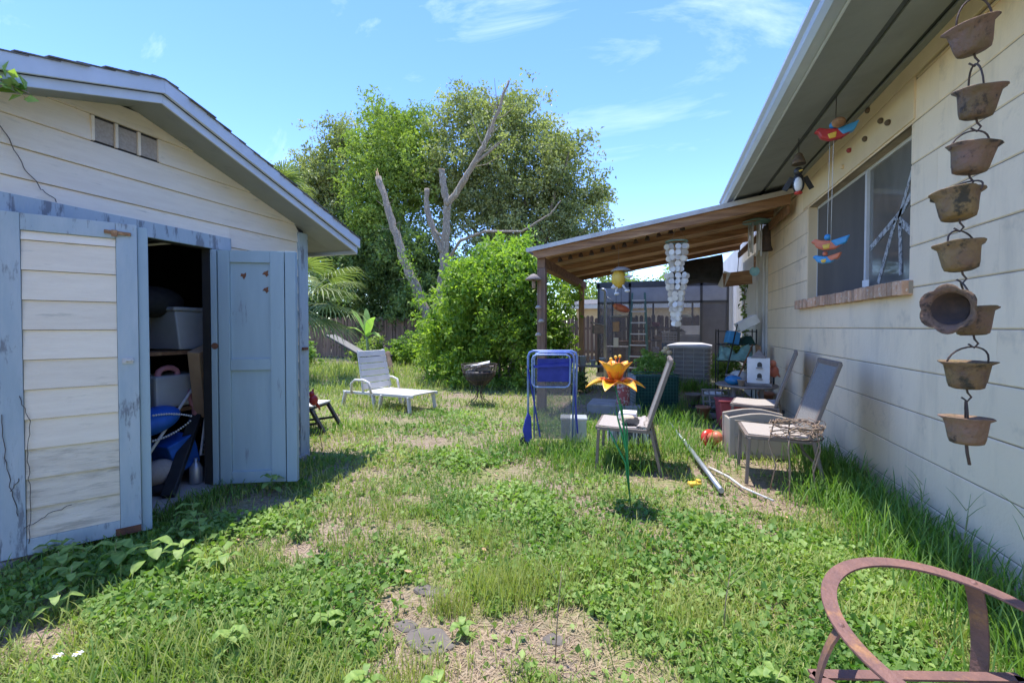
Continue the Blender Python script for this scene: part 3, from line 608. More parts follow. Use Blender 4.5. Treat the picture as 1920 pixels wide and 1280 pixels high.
big_tree('evergreen_tree', 'dense dark evergreen hanging over the picket fence', 'tree', (-12.4, 18.9, 0),
    [(-14.22, 17.9, 3.72, 1.38), (-13.27, 18.4, 3.25, 1.53), (-12.25, 19.1, 3.8, 1.55), (-10.53, 17.9, 4.77, 1.3), (-12.96, 18.4, 5.01, 1.39), (-15.01, 19.1, 5.49, 1.34), (-10.28, 17.9, 2.65, 1.3), (-12.1, 18.4, 2.3, 1.0), (-10.52, 19.1, 3.74, 1.01), (-15.8, 18.6, 3.2, 1.2), (-8.8, 18.6, 3.0, 1.3), (-7.4, 18.8, 3.2, 1.4), (-16.5, 18.6, 1.6, 1.3), (-14.6, 18.6, 1.5, 1.3), (-12.8, 18.7, 1.4, 1.2), (-10.9, 18.7, 1.4, 1.2), (-9.0, 18.7, 1.5, 1.2), (-18.6, 18.8, 2.2, 1.5), (-6.0, 18.9, 1.8, 1.3), (-20.6, 18.8, 2.4, 1.6)],
    'leaf_dark', 4600, 17, 0.16, 0.2, 0.22, shell=0.35)
big_tree('shade_tree', 'mid green tree seen through the porch screens', 'tree', (0.5, 41, 0),
    [(0.5, 41, 3.6, 2.4), (-3.6, 41, 3.4, 2.3), (4.6, 41, 3.4, 2.4), (8.6, 41, 3.4, 2.3), (-7.6, 41, 3.4, 2.3)], 'leaf_light', 1300, 14, 0.3, 0.4, 0.3)

bt = thing('citrus_bush', 'big bright yellow-green bush beside the patio roof', 'bush', (-3.7, 10.7, 0), world=True)
for q in range(9):
    m_ = MB(); a = q*0.7; limb(m_, [(-3.8+0.12*math.cos(a), 10.6+0.12*math.sin(a), -0.05), (-3.8+0.7*math.cos(a), 10.6+0.4*math.sin(a), 0.9), (-3.8+1.3*math.cos(a), 10.6+0.5*math.sin(a), 2.0)], 0.045, 0.01, 6); m_.build('stem', 'bark', bt)
crown(bt, [(-3.74, 10.35, 2.34, 0.97), (-4.62, 10.6, 1.58, 1.02), (-3.15, 10.85, 2.1, 1.0), (-2.62, 10.5, 1.5, 0.58), (-2.60, 10.7, 0.9, 0.5), (-5.19, 10.85, 0.88, 0.91), (-3.81, 10.35, 1.05, 1.1), (-3.05, 10.6, 0.79, 0.85), (-3.71, 10.85, 3.0, 0.54), (-4.23, 10.35, 2.62, 0.66), (-3.14, 10.6, 2.85, 0.52), (-5.66, 10.85, 1.3, 0.5), (-4.5, 10.3, 0.6, 0.7)],
      'leaf_citrus', 4600, 11, 0.095, 0.10, up=0.6, aspect=0.55, shell=0.6, spray=0.08)

# lopped tree in front of them
dt = thing('lopped_tree', 'lopped grey tree with broken stubs and one long bare limb', 'tree', (-7.41, 13.8, 0), world=True)
m_ = MB(); limb(m_, [(-7.41, 13.8, -0.1), (-7.48, 13.75, 0.9), (-7.5, 13.7, 1.7), (-8.0, 13.6, 2.9), (-8.42, 13.6, 3.85), (-8.95, 13.65, 5.3), (-9.43, 13.7, 6.65)], 0.20, 0.10, 10); m_.build('trunk', 'bark', dt)
m_ = MB(); limb(m_, [(-7.45, 13.8, 1.2), (-7.3, 13.9, 1.8), (-7.1, 13.95, 3.0), (-6.95, 13.9, 4.2), (-6.79, 13.8, 5.55)], 0.17, 0.12, 10); m_.build('trunk', 'bark', dt)
m_ = MB(); limb(m_, [(-6.79, 13.8, 5.5), (-6.95, 13.8, 6.1), (-7.02, 13.8, 6.66)], 0.12, 0.105, 8); m_.build('stub', 'bark', dt)
MB().lathe([(0.0, 0.0), (0.112, 0.0), (0.112, 0.02), (0.0, 0.02)], 12, (-7.02, 13.8, 6.66), smooth=False).build('cut_end', 'cutwood', dt)
m_ = MB(); limb(m_, [(-6.82, 13.8, 5.45), (-6.2, 13.7, 6.1), (-5.6, 13.6, 6.9), (-5.35, 13.6, 7.3), (-4.95, 13.6, 8.2), (-4.57, 13.6, 9.1)], 0.12, 0.035, 7); m_.build('limb', 'bark', dt)
m_ = MB(); limb(m_, [(-5.75, 13.6, 6.65), (-5.2, 13.6, 7.0), (-4.7, 13.5, 7.25)], 0.05, 0.02, 6); m_.build('limb', 'bark', dt)
m_ = MB(); limb(m_, [(-7.0, 13.9, 3.9), (-7.35, 13.8, 4.7), (-7.55, 13.75, 5.4), (-7.52, 13.7, 6.05)], 0.12, 0.075, 8); m_.build('stub', 'bark', dt)
m_ = MB(); limb(m_, [(-6.9, 13.9, 3.6), (-6.2, 13.5, 4.2), (-5.27, 13.3, 4.4), (-3.9, 12.8, 4.2), (-3.0, 12.6, 4.6), (-2.7, 12.6, 4.95)], 0.06, 0.012, 6); m_.build('limb', 'bark', dt)
for q in range(16):
    a = random.uniform(0, 1); p0 = Vector((-5.9, 13.7, 6.5)).lerp(Vector((-4.7, 13.6, 8.8)), a); d = Vector((random.uniform(-0.5, 0.9), random.uniform(-0.4, 0.4), random.uniform(0.1, 0.9)))
    m_ = MB(); limb(m_, [p0, p0 + d*0.5, p0 + d*1.0 + Vector((0, 0, 0.2))], 0.018, 0.005, 4); m_.build('twig', 'bark', dt)
for q in range(8):
    p0 = Vector((-8.0, 13.6, 2.9)).lerp(Vector((-9.2, 13.65, 6.2)), random.random()); d = Vector((random.uniform(-0.6, 0.6), -0.2, random.uniform(-0.1, 0.5)))
    m_ = MB(); limb(m_, [p0, p0 + d*0.5, p0 + d], 0.016, 0.004, 4); m_.build('twig', 'bark', dt)
for dx, dz, r_ in ((-0.05, 0.20, 0.05), (0.04, 0.13, 0.045), (0.0, 0.28, 0.035)): MB().tube([(-9.42+dx*0.6, 13.7, 6.55), (-9.45+dx, 13.68, 6.66+dz)], [r_, 0.006], 5).build('splinter', 'cutwood', dt)
for zz, sx_ in ((3.2, 1), (4.4, -1), (5.2, 1), (2.5, -1)):
    bx_ = -7.05 if zz < 3 else -6.95; MB().tube([(bx_, 13.85, zz), (bx_+sx_*0.22, 13.75, zz+0.16), (bx_+sx_*0.30, 13.72, zz+0.26)], [0.06, 0.04, 0.022], 6).build('stub', 'bark', dt)
# creeper leaves on the forked trunk
P = np.array([Vector((-7.5, 13.55, 1.4)).lerp(Vector((-8.3, 13.45, 3.9)), random.random()) for q in range(420)]) + rng.normal(0, 0.13, (420, 3))
V, F, tn = leaves(P, np.full(len(P), 0.10), 0.3, 0.6); fast('creeper', V - np.array((-7.41, 13.8, 0)), np.zeros((0, 4), int), F, 'leaf_citrus', tn, dt)

def fan_frond(center, direction, up, length, width_ang, nl, m, parent, base=None):
    """a fan palm leaf: a petiole and blades spreading from its end"""
    c = Vector(center); d = Vector(direction).normalized(); u_ = Vector(up); s_ = d.cross(u_).normalized(); nrm = s_.cross(d)
    Vs = []; F3 = []; F4 = []; tn = []
    for q in range(nl):
        a = (q/(nl-1) - 0.5)*width_ang; dd = d*math.cos(a) + s_*math.sin(a); ln = length*(0.75 + 0.25*math.cos(a))*random.uniform(0.9, 1.05)
        w_ = nrm.cross(dd).normalized()*0.022; o = len(Vs); droop = Vector((0, 0, -1))*ln
        for t_, k_ in ((0, 0.5), (0.45, 1.0), (0.8, 0.7)):
            p = c + dd*ln*t_ + droop*0.30*t_*t_ + nrm*0.012*(q % 2); Vs += [p - w_*k_, p + w_*k_]
        Vs.append(c + dd*ln + droop*0.42); F4 += [(o, o+1, o+3, o+2), (o+2, o+3, o+5, o+4)]; F3.append((o+4, o+5, o+6)); tn += [min(1, max(0, random.gauss(0.5, 0.25)))]*7
    V = np.array([tuple(v) for v in Vs]) - np.array(parent.location)
    f = fast('frond', V, np.array(F4), np.array(F3), m, tn, parent)
    if base is not None:
        MB().tube([base, (Vector(base) + c)/2 + Vector((0, 0, 0.08)), c], [0.02, 0.016, 0.012], 6).build('petiole', 'leafstalk', parent)
    return f
mt['leafstalk'] = M('leaf_stalk', (0.20, 0.26, 0.08, 1), (0.30, 0.32, 0.12, 1), 8, 0.6)
fp = thing('fan_palm', 'fan palm spreading green fronds under the shed eave', 'palm', (-9.2, 9.6, 0), world=True)
m_ = MB(); limb(m_, [(-9.2, 9.6, -0.1), (-9.15, 9.6, 1.9)], 0.20, 0.17, 9); m_.build('trunk', 'bark', fp)
for dx, dy, dz, cz, ln in ((0.9, -0.25, 0.15, 2.35, 1.25), (0.9, 0.1, -0.1, 2.0, 1.2), (0.7, -0.6, -0.25, 1.75, 1.1), (0.8, 0.2, 0.6, 2.7, 1.2), (0.1, -0.9, 0.3, 2.4, 1.2), (-0.5, 0.4, 0.6, 2.7, 1.2), (0.3, 0.8, 0.4, 2.6, 1.2), (0.6, -0.5, 0.7, 2.9, 1.2), (0.95, -0.1, -0.35, 1.6, 1.0)):
    fan_frond((-9.1+dx*1.0, 9.6+dy*1.0, cz), (dx, dy, dz*0.8), (0, 0, 1), ln, 3.6, 34, 'leaf_palm', fp, base=(-9.15, 9.6, 1.85))
tp = thing('cabbage_palm', 'tall palm with only its spiky top showing over the shed roof', 'palm', (-9.9, 9.4, 0), world=True)
m_ = MB(); limb(m_, [(-9.9, 9.4, -0.1), (-9.85, 9.4, 4.7)], 0.16, 0.13, 9); m_.build('trunk', 'bark', tp)
for q in range(12):
    a = q*0.55; e = random.uniform(0.1, 0.9)
    fan_frond((-9.85+0.5*math.cos(a), 9.4+0.5*math.sin(a), 4.9+0.45*e), (math.cos(a), math.sin(a), e), (0, 0, 1) if e < 0.8 else (math.cos(a+1.6), math.sin(a+1.6), 0.2), 0.8, 3.0, 24, 'leaf_palm', tp, base=(-9.85, 9.4, 4.7))

# banana plant by the fence
bp_ = thing('banana_plant', 'young banana plant with arching leaves in front of the fence', 'plant', (-10.1, 14.0, 0), world=True)
MB().tube([(-10.12, 14.0, -0.05), (-10.12, 14.0, 0.6), (-10.16, 14.0, 1.15)], [0.07, 0.055, 0.035], 8).build('stem', 'leafstalk', bp_)
def strap_leaf(pts, w, m, parent, name='leaf', fold=0.25):
    """a broad leaf along a curved midrib, folded at the rib, with torn edges"""
    P = [Vector(p) for p in pts]; pp = []
    for a, b_ in zip(P[:-1], P[1:]): pp += [a.lerp(b_, q/4) for q in range(4)]
    pp.append(P[-1]); k = len(pp); V = []; F = []; 
    for q, p in enumerate(pp):
        d = (pp[min(q+1, k-1)] - pp[max(q-1, 0)]).normalized(); s_ = d.cross(Vector((0, 0, 1))).normalized(); n_ = s_.cross(d); t_ = q/(k-1)
        ww = w*max(0.04, math.sin(math.pi*min(1, 0.08 + t_*0.92))**0.6)*random.uniform(0.85, 1.1)
        V += [p - s_*ww + n_*ww*fold, p, p + s_*ww + n_*ww*fold]
    for q in range(k-1): F += [(q*3, q*3+1, q*3+4, q*3+3), (q*3+1, q*3+2, q*3+5, q*3+4)]
    V = np.array([tuple(v) for v in V])
    if parent.get('_w'): V = V - np.array(parent.location)
    return fast(name, V, np.array(F), np.zeros((0, 3), int), m, rng.uniform(0.2, 0.9, len(V)), parent)
for e1, e2, w_ in (((-10.5, 13.9, 1.75), (-10.75, 13.9, 2.05), 0.17), ((-9.85, 13.8, 1.6), (-9.6, 13.7, 1.75), 0.14), ((-9.8, 13.8, 1.2), (-9.3, 13.6, 1.05), 0.13), ((-10.6, 13.9, 1.35), (-11.0, 13.8, 1.4), 0.10), ((-10.3, 14.2, 1.7), (-10.4, 14.3, 2.1), 0.13)):
    strap_leaf([(-10.15, 14.0, 1.05), e1, e2], w_, 'leaf_banana', bp_)
# low shrubs along the fence and beside the bush
for (x, y, r_, lb, mm) in ((-9.0, 14.6, 0.55, 'low light green shrub at the foot of the lopped tree', 'leaf_citrus'), (-10.9, 15.2, 0.5, 'low weedy shrub behind the white lounger', 'leaf_light'), (-6.0, 11.8, 0.5, 'rusty-tinged shrub at the edge of the big bush', 'leaf_light'), (-2.2, 9.7, 0.42, 'small dark green shrub in front of the big bush', 'leaf_dark'), (-11.8, 12.4, 0.55, 'grassy clump of greenery beside the shed corner', 'weed')):
    sh = thing('shrub', lb, 'shrub', (x, y, 0), world=True, group='low shrubs at the back of the yard')
    for q in range(5):
        m_ = MB(); a = q*1.26; limb(m_, [(x, y, -0.03), (x+0.5*r_*math.cos(a), y+0.5*r_*math.sin(a), r_*0.9)], 0.012, 0.004, 4); m_.build('stem', 'bark', sh)
    crown(sh, [(x, y, r_*0.8, r_), (x-r_*0.7, y, r_*0.6, r_*0.7), (x+r_*0.7, y, r_*0.5, r_*0.7)], mm, 330, 9, 0.10, 0.09, aspect=0.55, shell=0.2)
# ------------------------------------------------------------------ things in the yard: materials
mt['rustcup'] = M('rusted_cup', (0.21, 0.125, 0.09, 1), (0.15, 0.11, 0.05, 1), 7, 0.8, 0.9, 45, c3=(0.05, 0.038, 0.03, 1), s3=16, lo3=0.54, hi3=0.64, metal=0.1, vary=0.22)
mt['rustcup2'] = M('mossy_rusted_cup', (0.25, 0.17, 0.065, 1), (0.16, 0.10, 0.06, 1), 11, 0.85, 0.9, 50, c3=(0.05, 0.042, 0.025, 1), s3=13, lo3=0.52, hi3=0.62, vary=0.2)
mt['rustdark'] = M('rusted_wire', (0.10, 0.065, 0.05, 1), (0.06, 0.045, 0.04, 1), 30, 0.8, 0.2)
mt['rustring'] = M('rusted_iron', (0.235, 0.12, 0.095, 1), (0.16, 0.085, 0.075, 1), 16, 0.65, 0.35, 90, c3=(0.40, 0.20, 0.08, 1), s3=9, lo3=0.55, hi3=0.72, metal=0.1)
mt['resin'] = M('white_resin', (0.70, 0.68, 0.62, 1), (0.60, 0.58, 0.52, 1), 4, 0.5, 0.1, c3=(0.34, 0.32, 0.26, 1), s3=6, lo3=0.64, hi3=0.85)
mt['brownmetal'] = M('brown_powder_coat', (0.22, 0.175, 0.145, 1), (0.17, 0.135, 0.115, 1), 12, 0.5, 0.1)
mt['sling'] = M('taupe_sling', (0.42, 0.37, 0.33, 1), (0.36, 0.32, 0.28, 1), 60, 0.8, 0.3, 300)
mt['slingdark'] = M('grey_sling', (0.26, 0.245, 0.22, 1), (0.20, 0.19, 0.17, 1), 60, 0.8, 0.3, 300)
mt['bluetube'] = M('blue_tube', (0.10, 0.17, 0.50, 1), (0.30, 0.42, 0.68, 1), 4, 0.35, spec=0.6)
mt['bluecloth'] = M('blue_cloth', (0.045, 0.06, 0.36, 1), (0.03, 0.045, 0.28, 1), 12, 0.8, 0.2)
mt['meshcloth'] = M('grey_mesh_cloth', (0.28, 0.25, 0.26, 1), (0.22, 0.20, 0.22, 1), 20, 0.8, alpha=0.42)
mt['black'] = M('black_plastic', (0.02, 0.02, 0.022, 1), (0.03, 0.03, 0.03, 1), 10, 0.5)
mt['blackcloth'] = M('black_cloth', (0.018, 0.018, 0.02, 1), (0.03, 0.03, 0.032, 1), 10, 0.9, 0.4, 20)
mt['white'] = M('white_paint', (0.76, 0.75, 0.72, 1), (0.66, 0.65, 0.62, 1), 6, 0.55)
mt['red'] = M('red_paint', (0.45, 0.03, 0.03, 1), (0.36, 0.025, 0.03, 1), 8, 0.4)
mt['redplastic'] = M('red_plastic', (0.60, 0.06, 0.03, 1), (0.50, 0.04, 0.025, 1), 8, 0.25)
mt['reddull'] = M('faded_red_plastic', (0.36, 0.06, 0.07, 1), (0.30, 0.05, 0.06, 1), 8, 0.6)
mt['yellow'] = M('yellow_paint', (0.75, 0.50, 0.07, 1), (0.68, 0.42, 0.05, 1), 8, 0.45)
mt['orange'] = M('orange_petal', (0.85, 0.40, 0.02, 1), (0.75, 0.10, 0.01, 1), 5, 0.35, stretch=(1, 1, 1), lo=0.46, hi=0.6, spec=0.5)
mt['petal'] = M('painted_petal', (0.85, 0.50, 0.035, 1), (0.72, 0.12, 0.01, 1), attr='tone', rough=0.35)
mt['greenpaint'] = M('green_painted_metal', (0.02, 0.22, 0.07, 1), (0.03, 0.30, 0.10, 1), 6, 0.4)
mt['greenwire'] = M('dark_green_wire', (0.015, 0.09, 0.06, 1), (0.02, 0.12, 0.08, 1), 12, 0.5)
mt['greencloth'] = M('dark_green_cloth', (0.010, 0.055, 0.040, 1), (0.008, 0.04, 0.03, 1), 12, 0.85)
mt['zinc'] = M('galvanised_pipe', (0.46, 0.49, 0.52, 1), (0.36, 0.39, 0.42, 1), 9, 0.38, metal=0.55, c3=(0.30, 0.25, 0.20, 1), s3=12, lo3=0.64, hi3=0.76)
mt['acgrey'] = M('condenser_grey', (0.27, 0.245, 0.235, 1), (0.22, 0.20, 0.19, 1), 6, 0.6)
mt['aclight'] = M('condenser_top', (0.62, 0.61, 0.62, 1), (0.55, 0.54, 0.55, 1), 6, 0.5)
mt['acwire'] = M('guard_wire', (0.74, 0.72, 0.70, 1), rough=0.5)
mt['beige'] = M('beige_resin', (0.42, 0.36, 0.29, 1), (0.36, 0.31, 0.25, 1), 3, 0.6, 0.1, c3=(0.28, 0.25, 0.20, 1), s3=7, lo3=0.62, hi3=0.8)
mt['greywood'] = M('grey_weathered_wood', (0.30, 0.26, 0.22, 1), (0.20, 0.17, 0.15, 1), 8, 0.9, 0.4, 40, stretch=(1, 6, 1))
mt['teal'] = M('faded_teal_tarp', (0.25, 0.42, 0.38, 1), (0.14, 0.28, 0.25, 1), 6, 0.6, 0.6, 14)
mt['bluepot'] = M('glazed_blue', (0.03, 0.20, 0.42, 1), (0.02, 0.15, 0.34, 1), 8, 0.2)
mt['capiz'] = M('capiz_shell', (0.80, 0.76, 0.68, 1), (0.66, 0.63, 0.56, 1), 9, 0.35, vary=0.12)
mt['pink'] = M('faded_pink_plastic', (0.60, 0.26, 0.27, 1), (0.52, 0.21, 0.23, 1), 8, 0.5)
mt['cardboard'] = M('cardboard', (0.56, 0.37, 0.21, 1), (0.48, 0.31, 0.18, 1), 5, 0.85)
mt['clearbin'] = M('cloudy_plastic', (0.60, 0.63, 0.63, 1), (0.50, 0.53, 0.53, 1), 4, 0.3, alpha=0.75)
mt['bluebag'] = M('bright_blue_fabric', (0.02, 0.14, 0.55, 1), (0.015, 0.10, 0.42, 1), 8, 0.6, 0.3)
mt['slate'] = M('slate_stone', (0.165, 0.14, 0.12, 1), (0.115, 0.10, 0.085, 1), 7, 0.85, 0.6, 40, c3=(0.34, 0.28, 0.21, 1), s3=6, lo3=0.56, hi3=0.7)
mt['stone'] = M('field_stone', (0.33, 0.29, 0.25, 1), (0.24, 0.21, 0.18, 1), 6, 0.9, 0.6, 40)
mt['ltblue'] = M('sky_blue_paint', (0.05, 0.30, 0.60, 1), (0.04, 0.24, 0.5, 1), 8, 0.4)
mt['coral'] = M('coral_paint', (0.65, 0.20, 0.10, 1), (0.55, 0.14, 0.08, 1), 8, 0.45)
mt['grime'] = M('mud_wasp_nest', (0.16, 0.11, 0.075, 1), (0.10, 0.075, 0.05, 1), 20, 0.95, 0.6, 60)
mt['twigwood'] = M('dry_twig', (0.38, 0.27, 0.19, 1), (0.25, 0.18, 0.13, 1), 12, 0.9)
mt['stripe'] = M('striped_fabric', (0.55, 0.56, 0.58, 1), (0.05, 0.055, 0.07, 1), 9, 0.85, stretch=(9, 0.3, 0.3), lo=0.49, hi=0.51, detail=0.0)
mt['diamond'] = M('red_lattice_print', (0.42, 0.10, 0.10, 1), (0.62, 0.52, 0.50, 1), 26, 0.6, lo=0.52, hi=0.56)

# ------------------------------------------------------------------ rain chain of rusty cups under the gutter
rc = thing('rain_chain', 'hanging chain of rusty flower shaped cups by the cream wall', 'rain chain', (0.955, 1.89, 0.9), world=True)
scal = lambda t, i: 1 + (0.085*math.sin(5*t) if i in (5, 6, 7) else 0.0)
def cup_mesh(sd_=0):
    r_ = random.Random(sd_); A = [(r_.uniform(0.01, 0.045), r_.randint(2, 7), r_.uniform(0, 6)) for _ in range(3)]
    dent = lambda t, i: sum(a*math.sin(k*t + p + i*0.5) for a, k, p in A)*(0.4 + 0.1*min(i, 6))
    return MB().lathe([(0.0, 0.0), (0.036, 0.001), (0.047, 0.006), (0.052, 0.022), (0.058, 0.060), (0.062, 0.080), (0.074, 0.090), (0.073, 0.093), (0.060, 0.084), (0.055, 0.060), (0.049, 0.024), (0.040, 0.012), (0.0, 0.008)], 30, wob=lambda t, i: 1 + dent(t, i) + (0.085*abs(math.sin(2.5*t)) if i in (6, 7) else 0.02*abs(math.sin(2.5*t))))
cups = [(0.961, 2.334, 0.22, 0.20), (0.970, 2.123, 0.16, 0.20), (0.954, 1.947, 0.10, 0.16), (0.931, 1.801, -0.10, 0.24), (0.941, 1.631, 0.02, 0.20), (0.975, 1.418, 0.10, 0.05), (0.960, 1.241, 0.0, 0.02), (0.963, 1.057, -0.02, -0.09)]
for q, (cx_, cz_, ty, tx) in enumerate(cups):
    c = piece('cup', cup_mesh(q+3).mesh('cup', ('rustcup', 'rustcup2')[q in (3, 4, 6)]), rc, (cx_, 1.89, cz_ - 0.045), (tx*0.6, -ty*0.8, q*0.9), (0.88 + 0.05*math.sin(q*2.3), 0.88 - 0.04*math.sin(q*1.7), 0.98))
    c['_w'] = 1; MW[c.name] = Matrix.Translation(Vector((cx_, 1.89, cz_-0.045))) @ Euler((tx*0.6, -ty*0.8, q*0.9)).to_matrix().to_4x4() @ Matrix.Diagonal((0.88 + 0.05*math.sin(q*2.3), 0.88 - 0.04*math.sin(q*1.7), 0.98, 1))
    topz = (cups[q-1][1] - 0.05) if q else 2.50
    tx0 = cups[q-1][0] if q else 0.965
    h_ = topz - (cz_ + 0.04) - 0.028; w_ = 0.056; ro = (0.25, 1.4, 0.2, 2.2, 0.5, 1.2, 0.05, 1.55)[q]
    pts = []
    for s_ in range(13):
        a = math.pi*s_/12; k_ = 1 if q != 7 else 0.12
        pts.append((cx_ + (tx0-cx_)*math.sin(a) + w_*k_*math.cos(a)*math.cos(ro), 1.89 + w_*k_*math.cos(a)*math.sin(ro), cz_ + 0.035 + max(0.04, h_)*math.sin(a)**0.8))
    MB().tube(pts, 0.0028, 6).build('bail', 'rustdark', c)
    hk = [(tx0, 1.89, topz+0.012), (tx0+0.004, 1.89, topz-0.008), (tx0+0.014, 1.89, topz-0.022), (tx0+0.004, 1.89, topz-0.036), (tx0-0.012, 1.89, topz-0.024)]
    MB().tube(hk, 0.003, 6).build('hook', 'rustdark', c)
MB().tube([(0.965, 1.89, 2.50), (0.962, 1.88, 2.85), (0.95, 1.88, 3.215)], 0.003, 6).build('hanger_wire', 'rustdark', rc)
MB().tube([(0.963, 1.89, 1.02), (0.965, 1.888, 0.985), (0.972, 1.888, 0.945)], 0.0045, 6).build('tail_rod', 'rustdark', rc)
fl = MB().lathe([(0.0, -0.07), (0.030, -0.068), (0.044, -0.05), (0.054, -0.01), (0.064, 0.02), (0.080, 0.037), (0.078, 0.041), (0.060, 0.024), (0.050, -0.008), (0.040, -0.048), (0.0, -0.062)], 36, wob=lambda t, i: 1 + (0.16*abs(math.sin(3*t)) if i in (5, 6) else 0.03*abs(math.sin(3*t)) if i in (4, 7) else 0))
dirv = (Vector((0, 0, 1.42)) - Vector((0.865, 1.80, 1.46)) + Vector((-1.5, 0, -0.1))).normalized()
ftf = Matrix.Translation((0.878, 1.80, 1.458)) @ dirv.to_track_quat('Z', 'Y').to_matrix().to_4x4() @ Matrix.Scale(0.86, 4)
fcup = fl.xf(ftf).build('cup', 'rustcup', rc, label='flower cup tipped over so that its dark mouth faces out')
MB().lathe([(0.0, -0.060), (0.038, -0.047), (0.048, -0.008), (0.058, 0.021)], 30).xf(ftf).build('inside', 'rustdark', fcup)  # dark lining added, paints the shade inside the cup's mouth

# ------------------------------------------------------------------ rusty ring stand, near corner
rs = thing('iron_ring_stand', 'rusty iron ring stand with flat bar top in the grass', 'plant stand', (0.795, 1.54, 0), world=True)
nv = Vector((0.061, -0.189, 1)).normalized(); qt = nv.to_track_quat('Z', 'Y').to_matrix().to_4x4()
tf = Matrix.Translation((0.795, 1.54, 0.545)) @ qt
ring = MB().lathe([(0.290, -0.004), (0.330, -0.004), (0.331, 0.0), (0.330, 0.004), (0.290, 0.004), (0.289, 0.0), (0.290, -0.004)], 72, smooth=False).xf(tf).build('top_ring', 'rustring', rs)
for a in (0.75, 2.98, 5.2):
    d = Vector((math.cos(a), math.sin(a), 0)); 
    at_ = tf @ (d*0.31 + Vector((0, 0, -0.006))); K = 14; P = []
    for q in range(K+1):
        t_ = q/K; P.append(at_ + d*(0.055*math.sin(math.pi*min(1, t_*1.25))**0.8) + Vector((0, 0, -t_*(at_.z + 0.02))))
    m_ = MB(); sd_ = Vector((-math.sin(a), math.cos(a), 0)); Vv = []
    for p in P: Vv += [p - sd_*0.022 - d*0.004, p + sd_*0.022 - d*0.004, p + sd_*0.022 + d*0.004, p - sd_*0.022 + d*0.004]
    m_.add(Vv, [(q*4+j, q*4+(j+1) % 4, (q+1)*4+(j+1) % 4, (q+1)*4+j) for q in range(K) for j in range(4)])
    m_.build('leg', 'rustring', rs)
    MB().lathe([(0.0, 0.010), (0.006, 0.009), (0.009, 0.004)], 10, tuple(d*0.31)).xf(tf).build('rivet', 'rustring', ring)
lp_ = [Vector((0.795 + 0.352*math.cos(a), 1.54 + 0.352*math.sin(a), 0.33)) for a in (0.75, 2.98, 5.2)]
for q in range(3): MB().bar(lp_[q], lp_[(q+1) % 3], 0.036, 0.007).build('cross_bar', 'rustring', rs)

# ------------------------------------------------------------------ sling chairs
def make_chair(label, seat_m='sling'):
    t = thing('patio_chair', label, 'chair', group='brown metal sling chairs')
    w = 0.58; f = 'brownmetal'
    for s_ in (-1, 1):
        MB().bar((-0.27, s_*w/2, 0), (-0.25, s_*w/2, 0.42), 0.028, 0.042, up=(0, 1, 0)).build('leg', f, t, 0.004)
        MB().bar((0.34, s_*w/2, 0), (0.245, s_*w/2, 0.42), 0.028, 0.042, up=(0, 1, 0)).build('leg', f, t, 0.004)
        MB().bar((-0.27, s_*w/2, 0.425), (0.26, s_*w/2, 0.415), 0.030, 0.035).build('seat_rail', f, t, 0.004)
        MB().bar((0.215, s_*w/2, 0.435), (0.43, s_*w/2, 1.10), 0.030, 0.045, up=(0, 1, 0)).build('back_stile', f, t, 0.004)
    MB().bar((-0.265, -w/2, 0.425), (-0.265, w/2, 0.425), 0.034, 0.036).build('seat_rail', f, t, 0.004)
    MB().bar((0.425, -w/2-0.015, 1.092), (0.425, w/2+0.015, 1.092), 0.036, 0.05).build('top_rail', f, t, 0.01)
    MB().bar((0.225, -w/2, 0.46), (0.225, w/2, 0.46), 0.03, 0.03).build('back_rail', f, t, 0.004)
    MB().bar((0.29, -w/2, 0.20), (0.29, w/2, 0.20), 0.016, 0.016).build('stretcher', f, t)
    MB().poly([(-0.255, 0.447), (0.0, 0.436), (0.21, 0.447), (0.21, 0.452), (0.0, 0.441), (-0.255, 0.452)], 'y', -w/2+0.012, w/2-0.012).build('seat', seat_m, t)
    MB().poly([(0.218, 0.478), (0.412, 1.07), (0.417, 1.07), (0.223, 0.478)], 'y', -w/2+0.012, w/2-0.012).build('backrest', 'slingdark' if seat_m == 'sling' else seat_m, t)
    return t
ch = make_chair('brown sling chair with its back leaning against the cream wall'); ch.location = (1.02, 4.80, -0.01); ch.rotation_euler = (0, 0, R(-2))
c1 = copy_tree(ch); c1.location = (-0.335, 4.80, -0.02); c1.rotation_euler = (0, 0, R(1)); c1['label'] = 'brown sling chair with clutter on its seat behind the orange metal lily'
c3 = copy_tree(ch); c3.location = (1.18, 6.55, -0.01); c3.rotation_euler = (0, 0, R(-13)); c3['label'] = 'brown sling chair seen edge on between table and wall'
# things on the seat of the chair behind the lily
mg = MB(); mg.box((-0.42, 4.86, 0.437), (-0.24, 5.06, 0.50)); tag(mg.build('white_tray', 'white', None, 0.006), 'shallow white tray lying on the far half of the chair seat', 'tray')
def cloth(name, lab, cat, x0, x1, y0, y1, z, amp, m, seed, nx=14):
    gxx, gyy = np.meshgrid(np.linspace(x0, x1, nx+1), np.linspace(y0, y1, nx+1), indexing='ij')
    zz = z + amp*(1 + vnoise(gxx, gyy, 9, seed))*0.5*np.clip(np.minimum.reduce([gxx-x0, x1-gxx, gyy-y0, y1-gyy])*18, 0, 1) + 0.006
    V = np.stack([gxx.ravel(), gyy.ravel(), zz.ravel()], 1) + np.random.default_rng(seed).normal(0, 0.004, ((nx+1)**2, 3))
    I, J = np.meshgrid(np.arange(nx), np.arange(nx), indexing='ij'); b0 = (I*(nx+1)+J).ravel()
    o = fast(name, V, np.stack([b0, b0+nx+1, b0+nx+2, b0+1], 1), np.zeros((0, 3), int), m)
    o.data.polygons.foreach_set('use_smooth', [True]*len(o.data.polygons))
    sm_ = o.modifiers.new('solidify', 'SOLIDIFY'); sm_.thickness = 0.006
    return tag(o, lab, cat)
